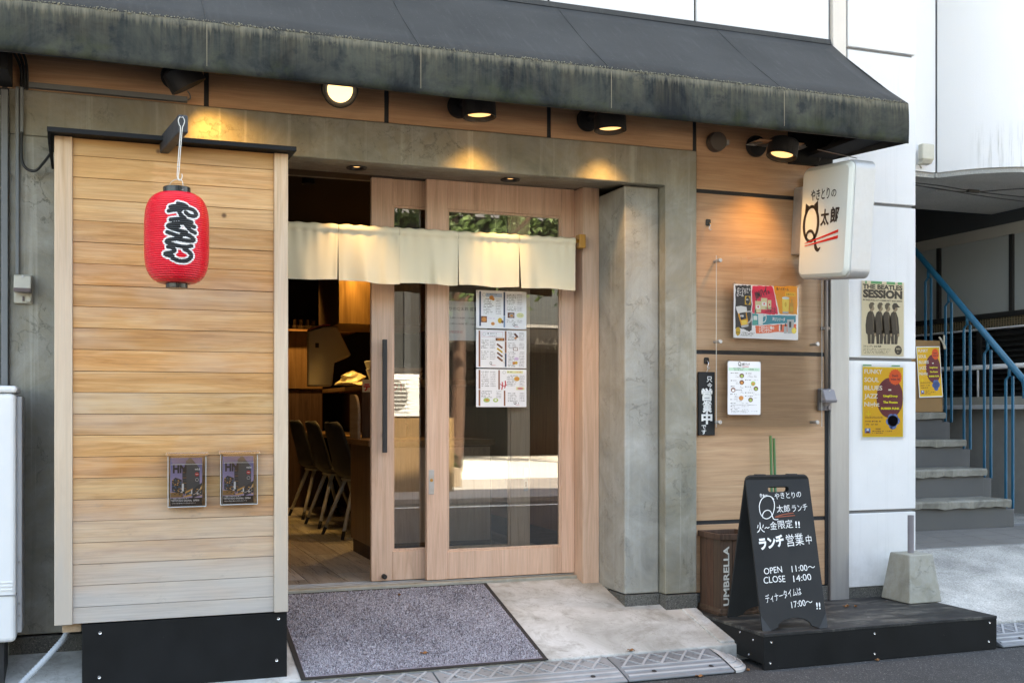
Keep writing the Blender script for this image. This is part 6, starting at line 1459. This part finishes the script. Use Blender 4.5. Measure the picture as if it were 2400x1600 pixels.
lw = thing('garden_wall', 'low brown wall across the street seen in the door glass', 'wall', (3.4, -4.4, 0)); MB().box(-3, 4.95, -4.7, -4.35, .05, 1.15).build('wall', worn('brown render', (.20, .125, .06), .85, .15, 6), lw, .01); MB().box(-3, 4.9, -7.0, -4.71, .05, 3.8).build('shed', flat('dark corrugated shed', (.025, .028, .03), .6), lw)
for k in range(26): MB().box(-2.9+k*.3, -2.8+k*.3, -4.709, -4.68, 1.16, 3.7).build('rib', flat('shed rib', (.05, .055, .06), .5), lw)
au = thing('air_conditioner', 'white air conditioner unit on the wall across the street', 'air conditioner', (4.15, -4.5, 1.151)); MB().box(3.75, 4.55, -4.68, -4.36, 1.17, 1.80).build('casing', M['whiteplastic'], au, .015); MB().lathe([(.25, 0), (.25, .004), (.22, .006)], (4.02, -4.3585, 1.48), 32, M=Matrix.Rotation(R(-90), 4, 'X')).build('fan_shade_disc', flat('painted fan shadow', (.12, .12, .12), .6), au)  # dark disc: the shade behind the grille bars is put into its colour
for k in range(9): MB().box(3.78, 4.30, -4.352, -4.349, 1.24+k*.06, 1.252+k*.06).build('grille_bar', M['whiteplastic'], au)

# street trees and a planter on the forecourt, reflected in the glass
M['foliage'] = worn('tree leaf', (.06, .10, .03), .6, .5, 3)
def tree(x, y, h, r_, lab, seed):
    rt_ = np.random.RandomState(seed); t = thing('street_tree', lab, 'tree', (x, y, .06), group='trees across the street')
    m = MB(); m.tube(smoothline([(0, 0, 0), (.08, .03, h*.3), (-.05, .06, h*.55), (0, 0, h*.8)], 4), [.16-.1*i/12 for i in range(13)], 9)
    for a in range(6): m.tube(smoothline([(0, 0, h*(.35+.06*a)), (r_*.4*math.cos(a*2.1), r_*.4*math.sin(a*2.1), h*(.5+.06*a)), (r_*.8*math.cos(a*2.1+.3), r_*.8*math.sin(a*2.1+.3), h*(.6+.06*a))], 3), .04, 6)
    m.build('trunk', M['darkwood'], t, smooth=True, local=True)
    N = 5200; cl = rt_.normal(0, 1, (26, 3)); cl = cl/np.linalg.norm(cl, axis=1)[:, None]*rt_.uniform(.35, 1, (26, 1))*np.array([r_, r_, h*.3])+np.array([0, 0, h*.68])
    c_ = cl[rt_.randint(0, 26, N)]+rt_.normal(0, r_*.17, (N, 3)); a_ = rt_.normal(0, 1, (N, 3)); a_ /= np.linalg.norm(a_, axis=1)[:, None]; b_ = np.cross(a_, rt_.normal(0, 1, (N, 3))); b_ /= np.linalg.norm(b_, axis=1)[:, None]
    s1 = .09*rt_.uniform(.6, 1.3, (N, 1)); V = np.stack([c_-a_*s1, c_+b_*s1*.5, c_+a_*s1, c_-b_*s1*.5], 1).reshape(-1, 3); F = np.arange(N*4).reshape(-1, 4)
    me = bpy.data.meshes.new('crown'); me.from_pydata(V.tolist(), [], F.tolist()); me.materials.append(M['foliage']); me.update(); o = bpy.data.objects.new('crown', me); C.objects.link(o); o.parent = t
tree(6.6, -9.6, 8.6, 2.0, 'street tree across the road reflected in the outer door', 1); tree(10.4, -11.5, 9.2, 2.2, 'taller street tree farther right across the road', 2); tree(3.2, -10.8, 8.0, 1.9, 'street tree behind the shed across the road', 3)
t = thing('planter', 'low block planter across the road seen in the door glass', 'planter', (5.6, -5.6, .06)); MB().box(4.6, 5.35, -6.2, -5.2, .06, .36).build('box', worn('planter block', (.22, .17, .13), .85, .2, 8), t, .01)
m = MB(); rq = np.random.RandomState(4)
for k in range(500):
    c_ = Vector((rq.uniform(4.63, 5.32), rq.uniform(-6.15, -5.25), .36+rq.uniform(0, .2))); a_ = Vector(rq.normal(0, 1, 3)).normalized()*.05; b_ = a_.orthogonal().normalized()*.03; m.add([c_-a_, c_+b_, c_+a_, c_-b_], [(0, 1, 2, 3)])
tag(m.build('groundcover', M['foliage'], t), kind='stuff')
bpy.data.objects.remove(_to); bpy.data.curves.remove(_tc)
